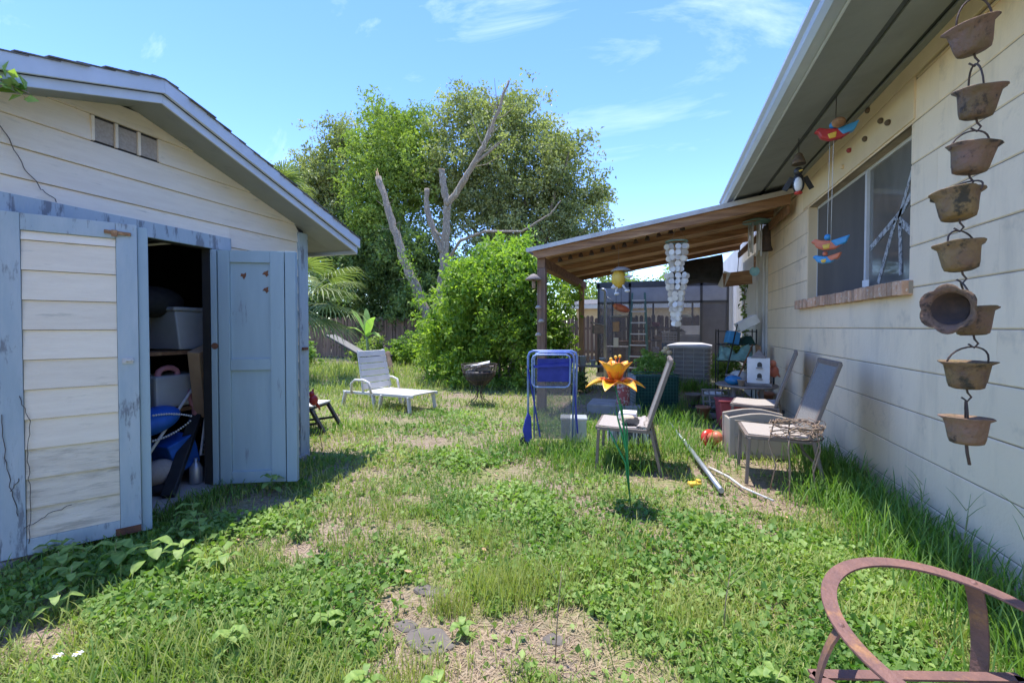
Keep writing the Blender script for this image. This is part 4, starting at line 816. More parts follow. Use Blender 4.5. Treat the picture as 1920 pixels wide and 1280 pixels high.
cloth('black_glove', 'crumpled black work glove on the chair seat', 'glove', -0.36, -0.18, 4.58, 4.80, 0.432, 0.07, 'blackcloth', 5)
cloth('grey_rag', 'crumpled pale grey rag hanging over the chair seat', 'rag', -0.22, -0.09, 4.52, 4.92, 0.433, 0.06, 'sling', 9)
mg = MB().lathe([(0.0, 0), (0.035, 0.0), (0.038, 0.05), (0.038, 0.11), (0.02, 0.13), (0.0, 0.13)], 14).xf(Matrix.Translation((-0.38, 4.70, 0.474)) @ Matrix.Rotation(R(90), 4, 'Y')); tag(mg.build('cream_jar', 'frieze'), 'small cream jar lying on the chair seat', 'jar')
tag(MB().cbox((-0.36, 5.60, 0.14), (0.5, 0.3, 0.26), (0, 0, 0.15)).build('striped_bag', 'stripe', None, 0.03), 'grey and black striped bag on the ground behind a chair', 'bag')

# ------------------------------------------------------------------ folded blue beach chair
fc = thing('folding_chair', 'folded blue beach chair standing upright in the grass', 'folding chair', (-1.19, 5.08, 0), R(16))
lean = lambda z: 0.10 - 0.16*z
def U(x0, x1, z0, z1, yo, r=0.011, rc_=0.06, bot=False):
    p = []
    seq = [(x0, z0), (x0, z1), (x1, z1), (x1, z0)]
    if bot: cor = [(x0, z1, 1, -1), (x1, z1, -1, -1), (x1, z0, -1, 1), (x0, z0, 1, 1)]
    else: cor = [(x0, z1, 1, -1), (x1, z1, -1, -1)]
    if not bot: p.append((x0, lean(z0)+yo, z0))
    for (cx_, cz_, sx_, sz_) in cor:
        pts = [(cx_, cz_ + sz_*rc_), (cx_ + sx_*rc_*0.3, cz_ + sz_*rc_*0.3), (cx_ + sx_*rc_, cz_)]
        # order along the loop
        if (sx_, sz_) in ((-1, -1), (1, 1)): pts = pts[::-1]
        p += [(a, lean(b_)+yo, b_) for a, b_ in pts]
    if not bot: p.append((x1, lean(z0)+yo, z0))
    return MB().tube(p, r, 8, closed=bot)
U(-0.27, 0.28, 0.02, 1.13, 0.0, 0.013).build('outer_frame', 'bluetube', fc)
U(-0.20, 0.245, 0.10, 1.115, -0.03, 0.011).build('inner_frame', 'bluetube', fc)
U(-0.225, 0.20, 0.72, 1.09, -0.06, 0.010, 0.05, True).build('arm_loop', 'bluetube', fc)
MB().bar((-0.21, lean(0.96)-0.055, 0.955), (0.21, lean(0.96)-0.055, 0.975), 0.02, 0.03).build('cross_bar', 'bluecloth', fc)
MB().poly([(-0.165, 0.78), (0.195, 0.78), (0.235, 1.05), (-0.165, 1.045)], 'y', -0.004, 0.004).xf(Matrix.Translation((0, lean(0.9)-0.035, 0)) @ Matrix(((1,0,0,0),(0,1,-0.16,0.145),(0,0,1,0),(0,0,0,1)))).build('headrest', 'bluecloth', fc)
MB().poly([(-0.185, 0.10), (0.215, 0.10), (0.225, 1.03), (-0.18, 1.03)], 'y', -0.002, 0.002).xf(Matrix(((1,0,0,0),(0,1,-0.16,0.085),(0,0,1,0),(0,0,0,1)))).build('sling', 'meshcloth', fc)
MB().bar((-0.27, lean(1.0), 0.92), (-0.13, 0.02, 0.13), 0.016, 0.03, up=(0, 1, 0)).build('strut', 'bluecloth', fc)
MB().bar((0.24, lean(1.0), 0.92), (0.30, 0.02, 0.18), 0.016, 0.03, up=(0, 1, 0)).build('strut', 'bluecloth', fc)
MB().poly([(-0.30, 0.08), (-0.335, 0.20), (-0.31, 0.32), (-0.275, 0.42), (-0.235, 0.36), (-0.225, 0.12), (-0.26, 0.05)], 'y', 0.0, 0.05).build('arm_pad', 'bluecloth', fc, 0.015)
MB().poly([(0.07*math.cos(q*math.pi/10), 0.07*math.sin(q*math.pi/10)) for q in range(20)], 'y', -0.02, 0.02).xf(Matrix.Translation((-0.30, 0.06, 0.065))).build('wheel', 'black', fc, 0.01)
tag(MB().box((-0.155, -0.1, 0), (0.155, 0.1, 0.26)).box((-0.165, -0.11, 0.262), (0.165, 0.11, 0.30)).xf(Matrix.Translation((-1.02, 5.55, 0.0)) @ Matrix.Rotation(0.2, 4, 'Z')).build('plastic_tub', 'clearbin', None, 0.015), 'cloudy lidded plastic tub behind the folded blue chair', 'tub')

# ------------------------------------------------------------------ orange metal lily
ly = thing('metal_lily', 'tall painted metal lily with orange and yellow petals on green stems', 'garden ornament', (-0.22, 3.67, 0))
C0 = Vector((-0.12, -0.03, 0.94))
def petal(a, elev, ln, w, curl, parent):
    d = Vector((math.cos(a), math.sin(a), 0)); s_ = Vector((-math.sin(a), math.cos(a), 0)); V = []; T = []; F = []
    N = 9
    for q in range(N):
        t_ = q/(N-1); e = elev - curl*t_*t_; r_ = ln*t_
        p = C0 + d*(r_*math.cos(elev - curl*t_*0.5)) + Vector((0, 0, r_*math.sin(elev - curl*t_*0.6)))
        ww = w*math.sin(math.pi*min(1, 0.13 + 0.87*t_))**0.75 if t_ < 1 else 0.002
        for j in (-1, -0.5, 0, 0.5, 1):
            V.append(p + s_*ww*j + Vector((0, 0, ww*0.55*j*j)) - d*ww*0.3*j*j*0.5); T.append(min(1, max(0, abs(j)*0.25 + (0.85 if t_ < 0.3 else 0.35) - t_*0.35 + (0.55 if abs(j) == 1 and random.random() < 0.6 else 0) + random.uniform(-0.1, 0.15))))
    for q in range(N-1):
        for j in range(4): F.append((q*5+j, q*5+j+1, q*5+j+6, q*5+j+5))
    o = fast('petal', np.array([tuple(v) for v in V]), np.array(F), np.zeros((0, 3), int), 'petal', T, parent)
    o.data.polygons.foreach_set('use_smooth', [True]*len(F)); sm_ = o.modifiers.new('solidify', 'SOLIDIFY'); sm_.thickness = 0.003
for q in range(6): petal(q*1.047 + 0.3, 0.42, 0.235, 0.066, 0.85, ly)
for q in range(6): petal(q*1.047 + 0.85, 1.08, 0.235, 0.062, 0.25, ly)
for q, (dx, dy, h_) in enumerate(((-0.035, 0.0, 0.20), (0.0, 0.02, 0.215), (0.035, -0.01, 0.225))):
    st = MB().tube([C0, C0 + Vector((dx*0.5, dy, h_*0.6)), C0 + Vector((dx, dy, h_))], 0.004, 6).build('stamen', 'orange', ly)
    MB().ball(C0 + Vector((dx, dy, h_+0.008)), 0.013, 10, 8).build('stamen_tip', 'yellow', st)
MB().tube([(0.0, 0, -0.05), (-0.015, 0, 0.2), (-0.03, 0, 0.5), (-0.09, -0.02, 0.8), tuple(C0)], 0.0055, 8).build('stem', 'greenpaint', ly)
for dx, dy, h_, e_ in ((-0.02, 0.0, 0.93, -0.05), (-0.015, 0.012, 0.82, -0.085), (-0.02, -0.012, 0.66, -0.14), (-0.01, 0.014, 0.72, 0.0)):
    V = [(-0.008+dx*0.2, dy, 0.10), (-0.02+dx, dy, h_*0.5), (-0.03+e_*0.8, dy, h_*0.8), (-0.04+e_, dy, h_*0.92)]
    MB().tube(V, [0.004, 0.009, 0.008, 0.001], 6).build('blade', 'greenpaint', ly)

# ------------------------------------------------------------------ white lounger
lg = thing('chaise_lounge', 'white plastic chaise lounge with raised slatted back on the lawn', 'lounger', (-4.85, 7.0, 0), R(-12))
for q in range(6):
    z0 = 0.02 + q*0.118; f_ = lambda z: (-0.02 - z*0.20, 0.29 + z*0.96)
    (xa, za), (xb, zb) = f_(z0), f_(z0 + 0.104)
    w_ = 0.34 - 0.006*q
    MB().add([(xa, -w_, za), (xa+0.022, -w_, za), (xa+0.035, 0, za), (xa+0.022, w_, za), (xa, w_, za), (xb, -w_, zb), (xb+0.022, -w_, zb), (xb+0.035, 0, zb), (xb+0.022, w_, zb), (xb, w_, zb)],
             [(0,1,6,5),(1,2,7,6),(2,3,8,7),(3,4,9,8),(4,0,5,9),(4,3,2,1,0),(5,6,7,8,9)]).build('back_slat', 'resin', lg, 0.006)
for s_ in (-1, 1): MB().bar((-0.03, s_*0.31, 0.27), (-0.18, s_*0.29, 0.99), 0.03, 0.035, up=(0, 1, 0)).build('back_frame', 'resin', lg, 0.006)
for q in range(9):
    x0 = 0.03 + q*0.118; sag = 0.02*math.sin(math.pi*q/8)
    MB().box((x0, -0.285, 0.265-sag), (x0+0.104, 0.285, 0.288-sag)).build('seat_slat', 'resin', lg, 0.006)
for s_ in (-1, 1):
    MB().bar((-0.55, s_*0.305, 0.235), (1.12, s_*0.305, 0.265), 0.035, 0.05).build('side_rail', 'resin', lg, 0.008)
    for x0, x1 in ((0.20, 0.26), (1.02, 1.06), (-0.48, -0.56), (0.42, 0.36)): MB().bar((x0, s_*0.305, 0.25), (x1, s_*0.315, -0.01), 0.035, 0.065, up=(0, 1, 0)).build('leg', 'resin', lg, 0.008)
    MB().tube([(-0.30, s_*0.335, 0.22), (-0.30, s_*0.34, 0.40), (-0.20, s_*0.34, 0.47), (0.02, s_*0.34, 0.475), (0.14, s_*0.34, 0.44), (0.19, s_*0.335, 0.26)], 0.022, 8).build('armrest', 'resin', lg)

# ------------------------------------------------------------------ wire basket on a stand with firewood
wb = thing('wire_basket_stand', 'black wire basket on a splayed stand filled with pale wood', 'planter', (-3.16, 7.69, 0))
bk = MB()
for q in range(26):
    a = 2*math.pi*q/26; bk.tube([(0.33*math.cos(a), 0.33*math.sin(a), 0.72), (0.29*math.cos(a), 0.29*math.sin(a), 0.52), (0.16*math.cos(a), 0.16*math.sin(a), 0.36)], 0.004, 4)
for r_, z_ in ((0.33, 0.72), (0.30, 0.58), (0.24, 0.45), (0.16, 0.36)): bk.tube([(r_*math.cos(2*math.pi*q/28), r_*math.sin(2*math.pi*q/28), z_) for q in range(28)], 0.006, 5, closed=True)
bk.build('basket', 'rustdark', wb)
MB().lathe([(0.10, 0.34), (0.24, 0.47), (0.26, 0.55), (0.25, 0.60), (0.0, 0.60)], 20).build('pot', 'black', wb)
for a in (0.3, 1.35, 2.4, 3.45, 4.5, 5.55): MB().tube([(0.13*math.cos(a), 0.13*math.sin(a), 0.36), (0.035*math.cos(a), 0.035*math.sin(a), 0.22), (0.08*math.cos(a), 0.08*math.sin(a), 0.1), (0.22*math.cos(a), 0.22*math.sin(a), -0.01)], 0.008, 5).build('leg', 'rustdark', wb)
for q in range(7):
    a = random.uniform(-0.5, 0.5); x0 = random.uniform(-0.1, 0.1); y0 = random.uniform(-0.2, 0.2); z0 = 0.62 + q*0.016
    d = Vector((math.cos(a), math.sin(a), 0.12)); lw = MB(); p = Vector((-3.16+x0, 7.69+y0, z0)); lw.tube([p - d*0.22, p + Vector((0, 0, 0.01)), p + d*0.22], random.uniform(0.014, 0.024), 7)
    tag(lw.build('firewood_stick', 'greywood'), 'bleached stick of wood lying in the wire basket', 'stick', 'sticks in the wire basket')

tag(MB().cbox((-3.10, 7.60, 0.735), (0.34, 0.20, 0.014), (0.10, -0.20, 0.3)).build('white_board', 'white', None, 0.003), 'pale flat board lying across the wire basket', 'board')
# ------------------------------------------------------------------ low black-framed seat and cardinal stake beside the shed
bn = thing('low_bench', 'low bench with pale top and black legs half hidden by the shed', 'bench', (-4.57, 4.98, 0), R(12))
MB().box((-0.42, -0.25, 0.345), (0.20, 0.25, 0.372)).build('top', 'resin', bn, 0.008)
MB().box((-0.40, -0.24, 0.315), (0.19, 0.24, 0.344)).build('apron', 'black', bn, 0.004)
for s_ in (-1, 1):
    MB().bar((0.17, s_*0.22, 0.33), (0.37, s_*0.22, 0.0), 0.04, 0.055, up=(0, 1, 0)).build('leg', 'black', bn, 0.006)
    MB().bar((-0.36, s_*0.22, 0.33), (-0.42, s_*0.22, 0.0), 0.04, 0.055, up=(0, 1, 0)).build('leg', 'black', bn, 0.006)
    MB().tube([(0.27, s_*0.22, 0.14), (0.0, s_*0.22, 0.10), (-0.38, s_*0.22, 0.06)], 0.018, 6).build('brace', 'black', bn)
MB().poly([(-0.40, 0.20), (0.14, 0.26), (0.10, 0.16), (-0.40, 0.06)], 'y', -0.235, -0.225).build('side_panel', 'resin', bn)
cd = thing('cardinal_stake', 'red cardinal bird ornament on a thin garden stake', 'garden ornament', (-3.57, 4.13, 0))
MB().tube([(0, 0, -0.05), (-0.06, -0.01, 0.25), (-0.12, -0.02, 0.55)], 0.004, 6).build('stake', 'black', cd)
by = MB().ball((-0.12, -0.02, 0.585), (0.042, 0.055, 0.065), 14, 10, (0.35, 0, 0)).build('body', 'red', cd)
MB().ball((-0.125, -0.045, 0.655), 0.033, 12, 8).build('head', 'red', cd)
MB().tube([(-0.125, -0.03, 0.675), (-0.128, -0.015, 0.70), (-0.13, 0.0, 0.715)], [0.016, 0.01, 0.002], 6).build('crest', 'red', cd)
MB().tube([(-0.124, -0.075, 0.652), (-0.123, -0.10, 0.648)], [0.009, 0.001], 6).build('beak', 'orange', cd)
MB().tube([(-0.118, 0.01, 0.55), (-0.115, 0.05, 0.50), (-0.113, 0.075, 0.46)], [0.02, 0.014, 0.008], 6).build('tail', 'red', cd)

# dark mesh lounger by the fence, log
ml = thing('mesh_lounger', 'dark mesh lounger with raised back near the picket fence', 'lounger', (-10.0, 13.0, 0), R(10))
MB().poly([(-0.85, 1.12), (-0.80, 1.14), (0.35, 0.52), (0.30, 0.48)], 'y', -0.3, 0.3).build('backrest', 'slingdark', ml)
for s_ in (-1, 1):
    MB().bar((-0.88, s_*0.31, 1.15), (0.35, s_*0.31, 0.48), 0.04, 0.04).build('back_frame', 'black', ml)
    MB().bar((0.3, s_*0.31, 0.48), (1.3, s_*0.31, 0.42), 0.04, 0.04).build('side_rail', 'black', ml)
    for xx in (0.35, 1.25): MB().bar((xx, s_*0.31, 0.46), (xx+0.03, s_*0.31, 0.0), 0.04, 0.04).build('leg', 'black', ml)
MB().box((0.3, -0.3, 0.43), (1.3, 0.3, 0.45)).build('seat', 'slingdark', ml)
m_ = MB(); limb(m_, [(-7.9, 11.9, 0.62), (-7.6, 11.6, 0.25), (-7.4, 11.4, 0.0)], 0.075, 0.065, 8); tag(m_.build('leaning_log', 'grime'), 'short dark log leaning in the weeds near the bush', 'log')

# ------------------------------------------------------------------ condenser unit
ac = thing('air_conditioner', 'grey outdoor air conditioner condenser with wire guard', 'air conditioner', (0.66, 11.75, 0), R(-6))
MB().box((-0.56, -0.5, -0.05), (0.56, 0.5, 0.06)).build('pad', 'concrete', ac, 0.01)
def rrect(hx_, hy_, r_, n_=5):
    p = []
    for cx_, cy_, a0 in ((hx_-r_, hy_-r_, 0), (-hx_+r_, hy_-r_, 90), (-hx_+r_, -hy_+r_, 180), (hx_-r_, -hy_+r_, 270)):
        p += [(cx_ + r_*math.cos(R(a0 + 90*q/n_)), cy_ + r_*math.sin(R(a0 + 90*q/n_))) for q in range(n_+1)]
    return p
MB().poly(rrect(0.475, 0.42, 0.10), 'z', 0.06, 0.92).build('body', 'acgrey', ac)
topc = MB(); rp = rrect(0.495, 0.44, 0.11); n_ = len(rp)
topc.add([(x, y, 0.921) for x, y in rp] + [(x, y, 0.965) for x, y in rp] + [(x*0.55, y*0.55, 1.02) for x, y in rp] + [(0, 0, 1.03)],
         [(q, (q+1) % n_, n_+(q+1) % n_, n_+q) for q in range(n_)] + [(n_+q, n_+(q+1) % n_, 2*n_+(q+1) % n_, 2*n_+q) for q in range(n_)] + [(2*n_+q, 2*n_+(q+1) % n_, 3*n_) for q in range(n_)] + [tuple(range(n_))[::-1]])
topc.build('top_cover', 'aclight', ac)
gw = rrect(0.487, 0.432, 0.10)
for q in range(9): MB().tube([(x, y, 0.12 + q*0.098) for x, y in gw], 0.006, 4, closed=True).build('guard_wire', 'acwire', ac)
for xx in (-0.33, -0.11, 0.11, 0.33): MB().tube([(xx, -0.434, 0.08), (xx, -0.434, 0.91)], 0.006, 4).build('guard_wire', 'acwire', ac)
for yy in (-0.22, 0, 0.22): MB().tube([(-0.489, yy, 0.08), (-0.489, yy, 0.91)], 0.006, 4).build('guard_wire', 'acwire', ac)

# ------------------------------------------------------------------ green wire crate, printed can
cr_ = thing('wire_crate', 'dark green wire crate standing in the grass by the patio', 'crate', (-0.12, 7.95, 0), R(18))
W2, D2, H2 = 0.36, 0.24, 0.62
for s_ in (-1, 1):
    p_ = MB()
    for q in range(15): xx = -W2 + 2*W2*q/14; p_.tube([(xx, s_*D2, 0.02), (xx, s_*D2, H2)], 0.003, 4)
    for q in range(12): zz = 0.02 + (H2-0.02)*q/11; p_.tube([(-W2, s_*D2, zz), (W2, s_*D2, zz)], 0.003, 4)
    p_.build('wire_panel', 'greenwire', cr_)
    p_ = MB()
    for q in range(9): yy = -D2 + 2*D2*q/8; p_.tube([(s_*W2, yy, 0.02), (s_*W2, yy, H2)], 0.003, 4)
    for q in range(12): zz = 0.02 + (H2-0.02)*q/11; p_.tube([(s_*W2, -D2, zz), (s_*W2, D2, zz)], 0.003, 4)
    p_.build('wire_panel', 'greenwire' if s_ > 0 else 'acwire', cr_)
for zz in (0.02, H2): MB().tube([(-W2, -D2, zz), (W2, -D2, zz), (W2, D2, zz), (-W2, D2, zz)], 0.008, 6, closed=True).build('frame', 'greenwire', cr_)
MB().box((-W2+0.012, -D2+0.012, 0.03), (W2-0.012, D2-0.012, H2-0.03)).build('liner', 'greencloth', cr_, 0.01)
tag(MB().lathe([(0.0, 0.0), (0.10, 0.0), (0.105, 0.02), (0.105, 0.36), (0.11, 0.37), (0.095, 0.375), (0.0, 0.36)], 24, (-0.58, 7.55, 0.14)).build('printed_can', 'diamond'), 'red and white lattice printed can beside the green crate', 'can')
tag(MB().box((-1.15, 7.45, -0.02), (-0.3, 8.1, 0.138)).build('low_step', 'concrete', None, 0.015), 'low concrete slab step under the printed can', 'step')

# ------------------------------------------------------------------ pole, stick, toys on the ground
pp = thing('galvanised_pole', 'long grey metal pole lying from the chair towards the wall', 'pole', (0.2, 6.0, 0), world=True)
MB().tube([(-0.02, 8.0, 0.05), (0.16, 6.55, 0.045), (0.285, 5.62, 0.045)], 0.016, 10).build('inner_tube', 'zinc', pp)
MB().tube([(0.27, 5.74, 0.045), (0.38, 4.9, 0.045), (0.485, 4.10, 0.042)], 0.023, 12).build('outer_tube', 'zinc', pp)
MB().tube([(0.268, 5.755, 0.045), (0.276, 5.69, 0.045)], 0.027, 12).build('collar', 'zinc', pp)
tag(MB().tube([(0.46, 4.82, 0.02), (0.60, 4.55, 0.025), (0.68, 4.30, 0.02), (0.86, 4.05, 0.02)], [0.012, 0.012, 0.010, 0.008], 7).build('pale_stick', 'oldwhite'), 'thin pale stick on the bare soil near the pole', 'stick')
yt = thing('yellow_toy', 'small yellow toy lying in the grass beside the pole', 'toy', (0.29, 4.28, 0.0), 0.4)
MB().box((-0.055, -0.035, 0.0), (0.055, 0.035, 0.035)).build('body', 'yellow', yt, 0.012); MB().cbox((0.035, 0, 0.045), (0.03, 0.05, 0.02)).build('knob', 'yellow', yt, 0.006)
hf = thing('hummingbird_feeder', 'red plastic bird feeder tipped over on the soil', 'bird feeder', (0.56, 5.72, 0.0), rot=(R(70), 0, R(25)))
MB().lathe([(0.0, -0.02), (0.075, -0.02), (0.105, 0.0), (0.105, 0.02), (0.07, 0.035), (0.06, 0.04)], 22, (0, 0.10, 0)).build('base', 'redplastic', hf)
MB().lathe([(0.05, 0.04), (0.062, 0.07), (0.062, 0.18), (0.03, 0.22), (0.0, 0.22)], 18, (0, 0.10, 0)).build('bottle', 'coral', hf)
MB().lathe([(0.02, -0.04), (0.045, -0.035), (0.045, -0.02)], 14, (0, 0.10, 0)).build('cap', 'redplastic', hf)
rb = thing('red_bin', 'faded red plastic bin behind the beige planter', 'bin', (0.98, 7.0, 0), 0.1)
MB().poly([(-0.19, 0), (0.19, 0), (0.22, 0.36), (-0.22, 0.36)], 'y', -0.16, 0.16).build('body', 'reddull', rb, 0.015); MB().box((-0.235, -0.175, 0.361), (0.235, 0.175, 0.39)).build('rim', 'reddull', rb, 0.01)

# ------------------------------------------------------------------ beige resin planter box with arched ends
pb = thing('resin_planter', 'beige resin planter box with arched panels behind a chair', 'planter', (1.0, 5.55, 0), R(6))
arch = [(-0.31, 0.0), (0.31, 0.0), (0.31, 0.43), (0.20, 0.455), (0.10, 0.475), (0.0, 0.482), (-0.10, 0.475), (-0.20, 0.455), (-0.31, 0.43)]
for yy in (-0.17, 0.13): MB().poly(arch, 'y', yy, yy+0.04).build('panel', 'beige', pb, 0.008)
for xx in (-0.30, 0.27): MB().box((xx, -0.129, 0.0), (xx+0.03, 0.129, 0.40)).build('side', 'beige', pb, 0.006)
MB().box((-0.269, -0.128, 0.0), (0.269, 0.128, 0.30)).build('soil_fill', 'dark', pb)
for a, b_, c_, d_ in ((-0.26, -0.03, 0.05, 0.22), (0.03, 0.26, 0.05, 0.22), (-0.26, -0.03, 0.25, 0.40), (0.03, 0.26, 0.25, 0.40)):
    MB().tube([(a, -0.172, c_), (b_, -0.172, c_), (b_, -0.172, d_), (a, -0.172, d_)], 0.006, 4, closed=True, smooth=False).build('moulding', 'beige', pb)

# ------------------------------------------------------------------ wire plant stand with dry vine wreath
ws = thing('wire_plant_stand', 'wire stand with dry twig wreath in front of a chair', 'plant stand', (1.10, 4.40, 0))
for q, a in enumerate((0.4, 1.65, 2.9, 4.2, 5.4)):
    MB().tube([(0.17*math.cos(a), 0.17*math.sin(a), 0.56), (0.205*math.cos(a), 0.205*math.sin(a), 0.40), (0.15*math.cos(a), 0.15*math.sin(a), 0.2), (0.19*math.cos(a), 0.19*math.sin(a), -0.01)], 0.006, 6).build('leg', 'twigwood', ws)
for z_, r_ in ((0.57, 0.19), (0.48, 0.19)): MB().tube([(r_*math.cos(2*math.pi*q/24), r_*math.sin(2*math.pi*q/24), z_) for q in range(24)], 0.006, 5, closed=True).build('hoop', 'rustdark', ws)
tw = MB()
for q in range(60):
    a = random.uniform(0, 6.28); l_ = random.uniform(0.6, 1.5); r_ = random.uniform(0.12, 0.21); z_ = random.uniform(0.46, 0.60)
    tw.tube([((r_+random.uniform(-0.02, 0.02))*math.cos(a+l_*k/4), (r_+random.uniform(-0.02, 0.02))*math.sin(a+l_*k/4), z_+random.uniform(-0.02, 0.02)) for k in range(5)], 0.0035, 4)
w_ = tw.build('wreath', 'twigwood', ws, kind='stuff')

# ------------------------------------------------------------------ round table with birdhouse and clutter
tb = thing('round_table', 'round weathered wooden table against the wall holding a birdhouse', 'table', (1.22, 7.55, 0))
MB().lathe([(0.0, 0.515), (0.41, 0.515), (0.425, 0.53), (0.42, 0.548), (0.0, 0.55)], 30, smooth=False).build('top', 'greywood', tb)
for a in (0.6, 2.2, 3.9, 5.4): MB().bar((0.26*math.cos(a), 0.26*math.sin(a), 0.514), (0.32*math.cos(a), 0.32*math.sin(a), 0.0), 0.045, 0.045).build('leg', 'greywood', tb, 0.006)
MB().tube([(0.2*math.cos(q*0.5236), 0.2*math.sin(q*0.5236), 0.22) for q in range(12)], 0.014, 6, closed=True).build('ring_brace', 'greywood', tb)
bh = thing('birdhouse', 'white two-storey birdhouse with grey roof on the round table', 'birdhouse', (1.36, 7.42, 0.553), R(-12))
MB().box((-0.18, -0.14, 0.0), (0.18, 0.14, 0.035)).build('base', 'greywood', bh, 0.006)
MB().box((-0.145, -0.11, 0.036), (0.145, 0.11, 0.40)).build('body', 'white', bh, 0.004)
MB().add([(-0.10, -0.12, 0.40), (0.10, -0.12, 0.40), (0.10, 0.12, 0.40), (-0.10, 0.12, 0.40), (0, 0, 0.52)], [(0,1,4),(1,2,4),(2,3,4),(3,0,4),(3,2,1,0)]).build('roof', 'greywood', bh)
for zz in (0.11, 0.27):
    MB().poly([(-0.03, zz), (0.03, zz), (0.03, zz+0.045), (0.02, zz+0.065), (0, zz+0.073), (-0.02, zz+0.065), (-0.03, zz+0.045)], 'y', -0.1135, -0.111).xf(Matrix.Translation((0.015, 0, 0))).build('doorway', 'black', bh)
    MB().box((-0.028, -0.145, zz-0.02), (0.055, -0.112, zz-0.008)).build('perch', 'greywood', bh)
tag(MB().ball((1.02, 7.36, 0.62), (0.12, 0.10, 0.072), 16, 10).build('blue_bowl', 'bluepot'), 'upturned glazed blue bowl on the round table', 'bowl')
gb = thing('red_bird_figure', 'orange red bird figure beside the birdhouse', 'figurine', (1.60, 7.62, 0.55), R(30))
MB().ball((0, 0, 0.19), (0.075, 0.055, 0.09), 12, 8).build('body', 'coral', gb); MB().ball((-0.03, -0.01, 0.31), 0.05, 10, 8).build('head', 'coral', gb); MB().tube([(-0.07, -0.01, 0.30), (-0.12, -0.02, 0.28)], [0.014, 0.002], 6).build('beak', 'black', gb)
MB().tube([(0, 0, 0), (0, 0, 0.12)], 0.012, 6).build('stand', 'black', gb); MB().tube([(0.05, 0, 0.16), (0.12, 0.01, 0.10)], [0.03, 0.006], 6).build('tail', 'coral', gb)
pots = [(1.02, 7.75, 0.06, 0.10, 'greywood', 'small grey pot at the back of the round table'), (1.10, 7.20, 0.05, 0.08, 'stone', 'small stone pot at the front of the round table')]
for x, y, r_, h_, m0, lb in pots: tag(MB().lathe([(0.0, 0.0), (r_*0.7, 0.0), (r_, h_), (r_*1.1, h_), (r_*1.1, h_*1.15), (r_*0.9, h_*1.15), (r_*0.8, h_*0.9), (0, h_*0.9)], 16, (x, y, 0.552)).build('small_pot', m0), lb, 'pot')

# rack of oddments behind the table
rk = thing('wire_rack', 'black wire shelf rack crammed against the white back wall', 'rack', (1.35, 9.2, 0))
for sx_ in (-0.36, 0.26):
    for sy_ in (-0.2, 0.2): MB().tube([(sx_, sy_, 0), (sx_, sy_, 1.36)], 0.011, 6).build('upright', 'black', rk)
for zz in (0.35, 0.78, 1.08, 1.32):
    g_ = MB(); g_.tube([(-0.36, -0.2, zz), (0.26, -0.2, zz), (0.26, 0.2, zz), (-0.36, 0.2, zz)], 0.008, 5, closed=True)
    for q in range(9): g_.tube([(-0.36+0.0775*q, -0.2, zz), (-0.36+0.0775*q, 0.2, zz)], 0.004, 4)
    g_.build('shelf', 'black', rk)
tag(MB().cbox((1.46, 9.02, 1.47), (0.36, 0.22, 0.16), (0, -0.5, 0.1)).build('white_carton', 'white', None, 0.01), 'white carton tilted on top of the wire rack', 'carton')
tag(MB().cbox((1.22, 9.0, 1.21), (0.20, 0.18, 0.22), (0, 0.2, 0.3)).build('blue_box', 'ltblue', None, 0.01), 'small blue box on the upper shelf of the rack', 'box')
cloth('teal_tarp', 'faded teal tarp bundled on the lower rack shelf', 'tarp', 0.98, 1.55, 8.82, 9.2, 0.80, 0.32, 'teal', 12, 18)
cloth('dark_green_bag', 'dark green bag slumped on the rack above the tarp', 'bag', 1.20, 1.60, 8.98, 9.35, 1.09, 0.16, 'greencloth', 14, 12)
tag(MB().ball((1.32, 8.95, 0.50), (0.16, 0.14, 0.13), 14, 9).build('white_jug', 'white'), 'white jug on the bottom shelf of the rack', 'jug')
for q, (a, b_, lb) in enumerate((((0.93, 8.4, 0.0), (1.28, 8.85, 1.45), 'long black rod leaning on the wire rack'), ((0.80, 7.9, 0.12), (1.30, 8.1, 0.50), 'grey bar propped slanting under the round table'), ((1.0, 8.3, 0.0), (1.52, 8.8, 1.1), 'brown stick leaning beside the black rod'))):
    tag(MB().tube([a, b_], (0.012, 0.02, 0.014)[q], 6).build('leaning_rod', ('black', 'greywood', 'wood')[q]), lb, 'rod')
hc = thing('hose_coil', 'coil of black garden hose on the ground before the rack', 'hose', (0.70, 7.95, 0.0))
for q in range(5): MB().tube([((0.2+0.012*q)*math.cos(j*0.2618+q), (0.17+0.012*q)*math.sin(j*0.2618+q), 0.02+0.022*q+0.008*math.sin(j)) for j in range(24)], 0.011, 6, closed=True).build('loop', 'black', hc)
lt = thing('lattice_panel', 'weathered grey lattice panel leaning under the round table', 'lattice', (0.95, 7.85, 0.0), rot=(R(-18), 0, R(12)))
for q in range(7):
    MB().box((-0.30+q*0.1, -0.006, 0.0), (-0.28+q*0.1, 0.0, 0.42)).build('lath', 'greywood', lt); 
    if q < 5: MB().box((-0.31, 0.001, 0.02+q*0.095), (0.33, 0.007, 0.045+q*0.095)).build('lath', 'greywood', lt)
mt['terracotta'] = M('terracotta', (0.42, 0.18, 0.09, 1), (0.34, 0.15, 0.085, 1), 8, 0.85, c3=(0.5, 0.42, 0.36, 1), s3=9, lo3=0.6, hi3=0.72)
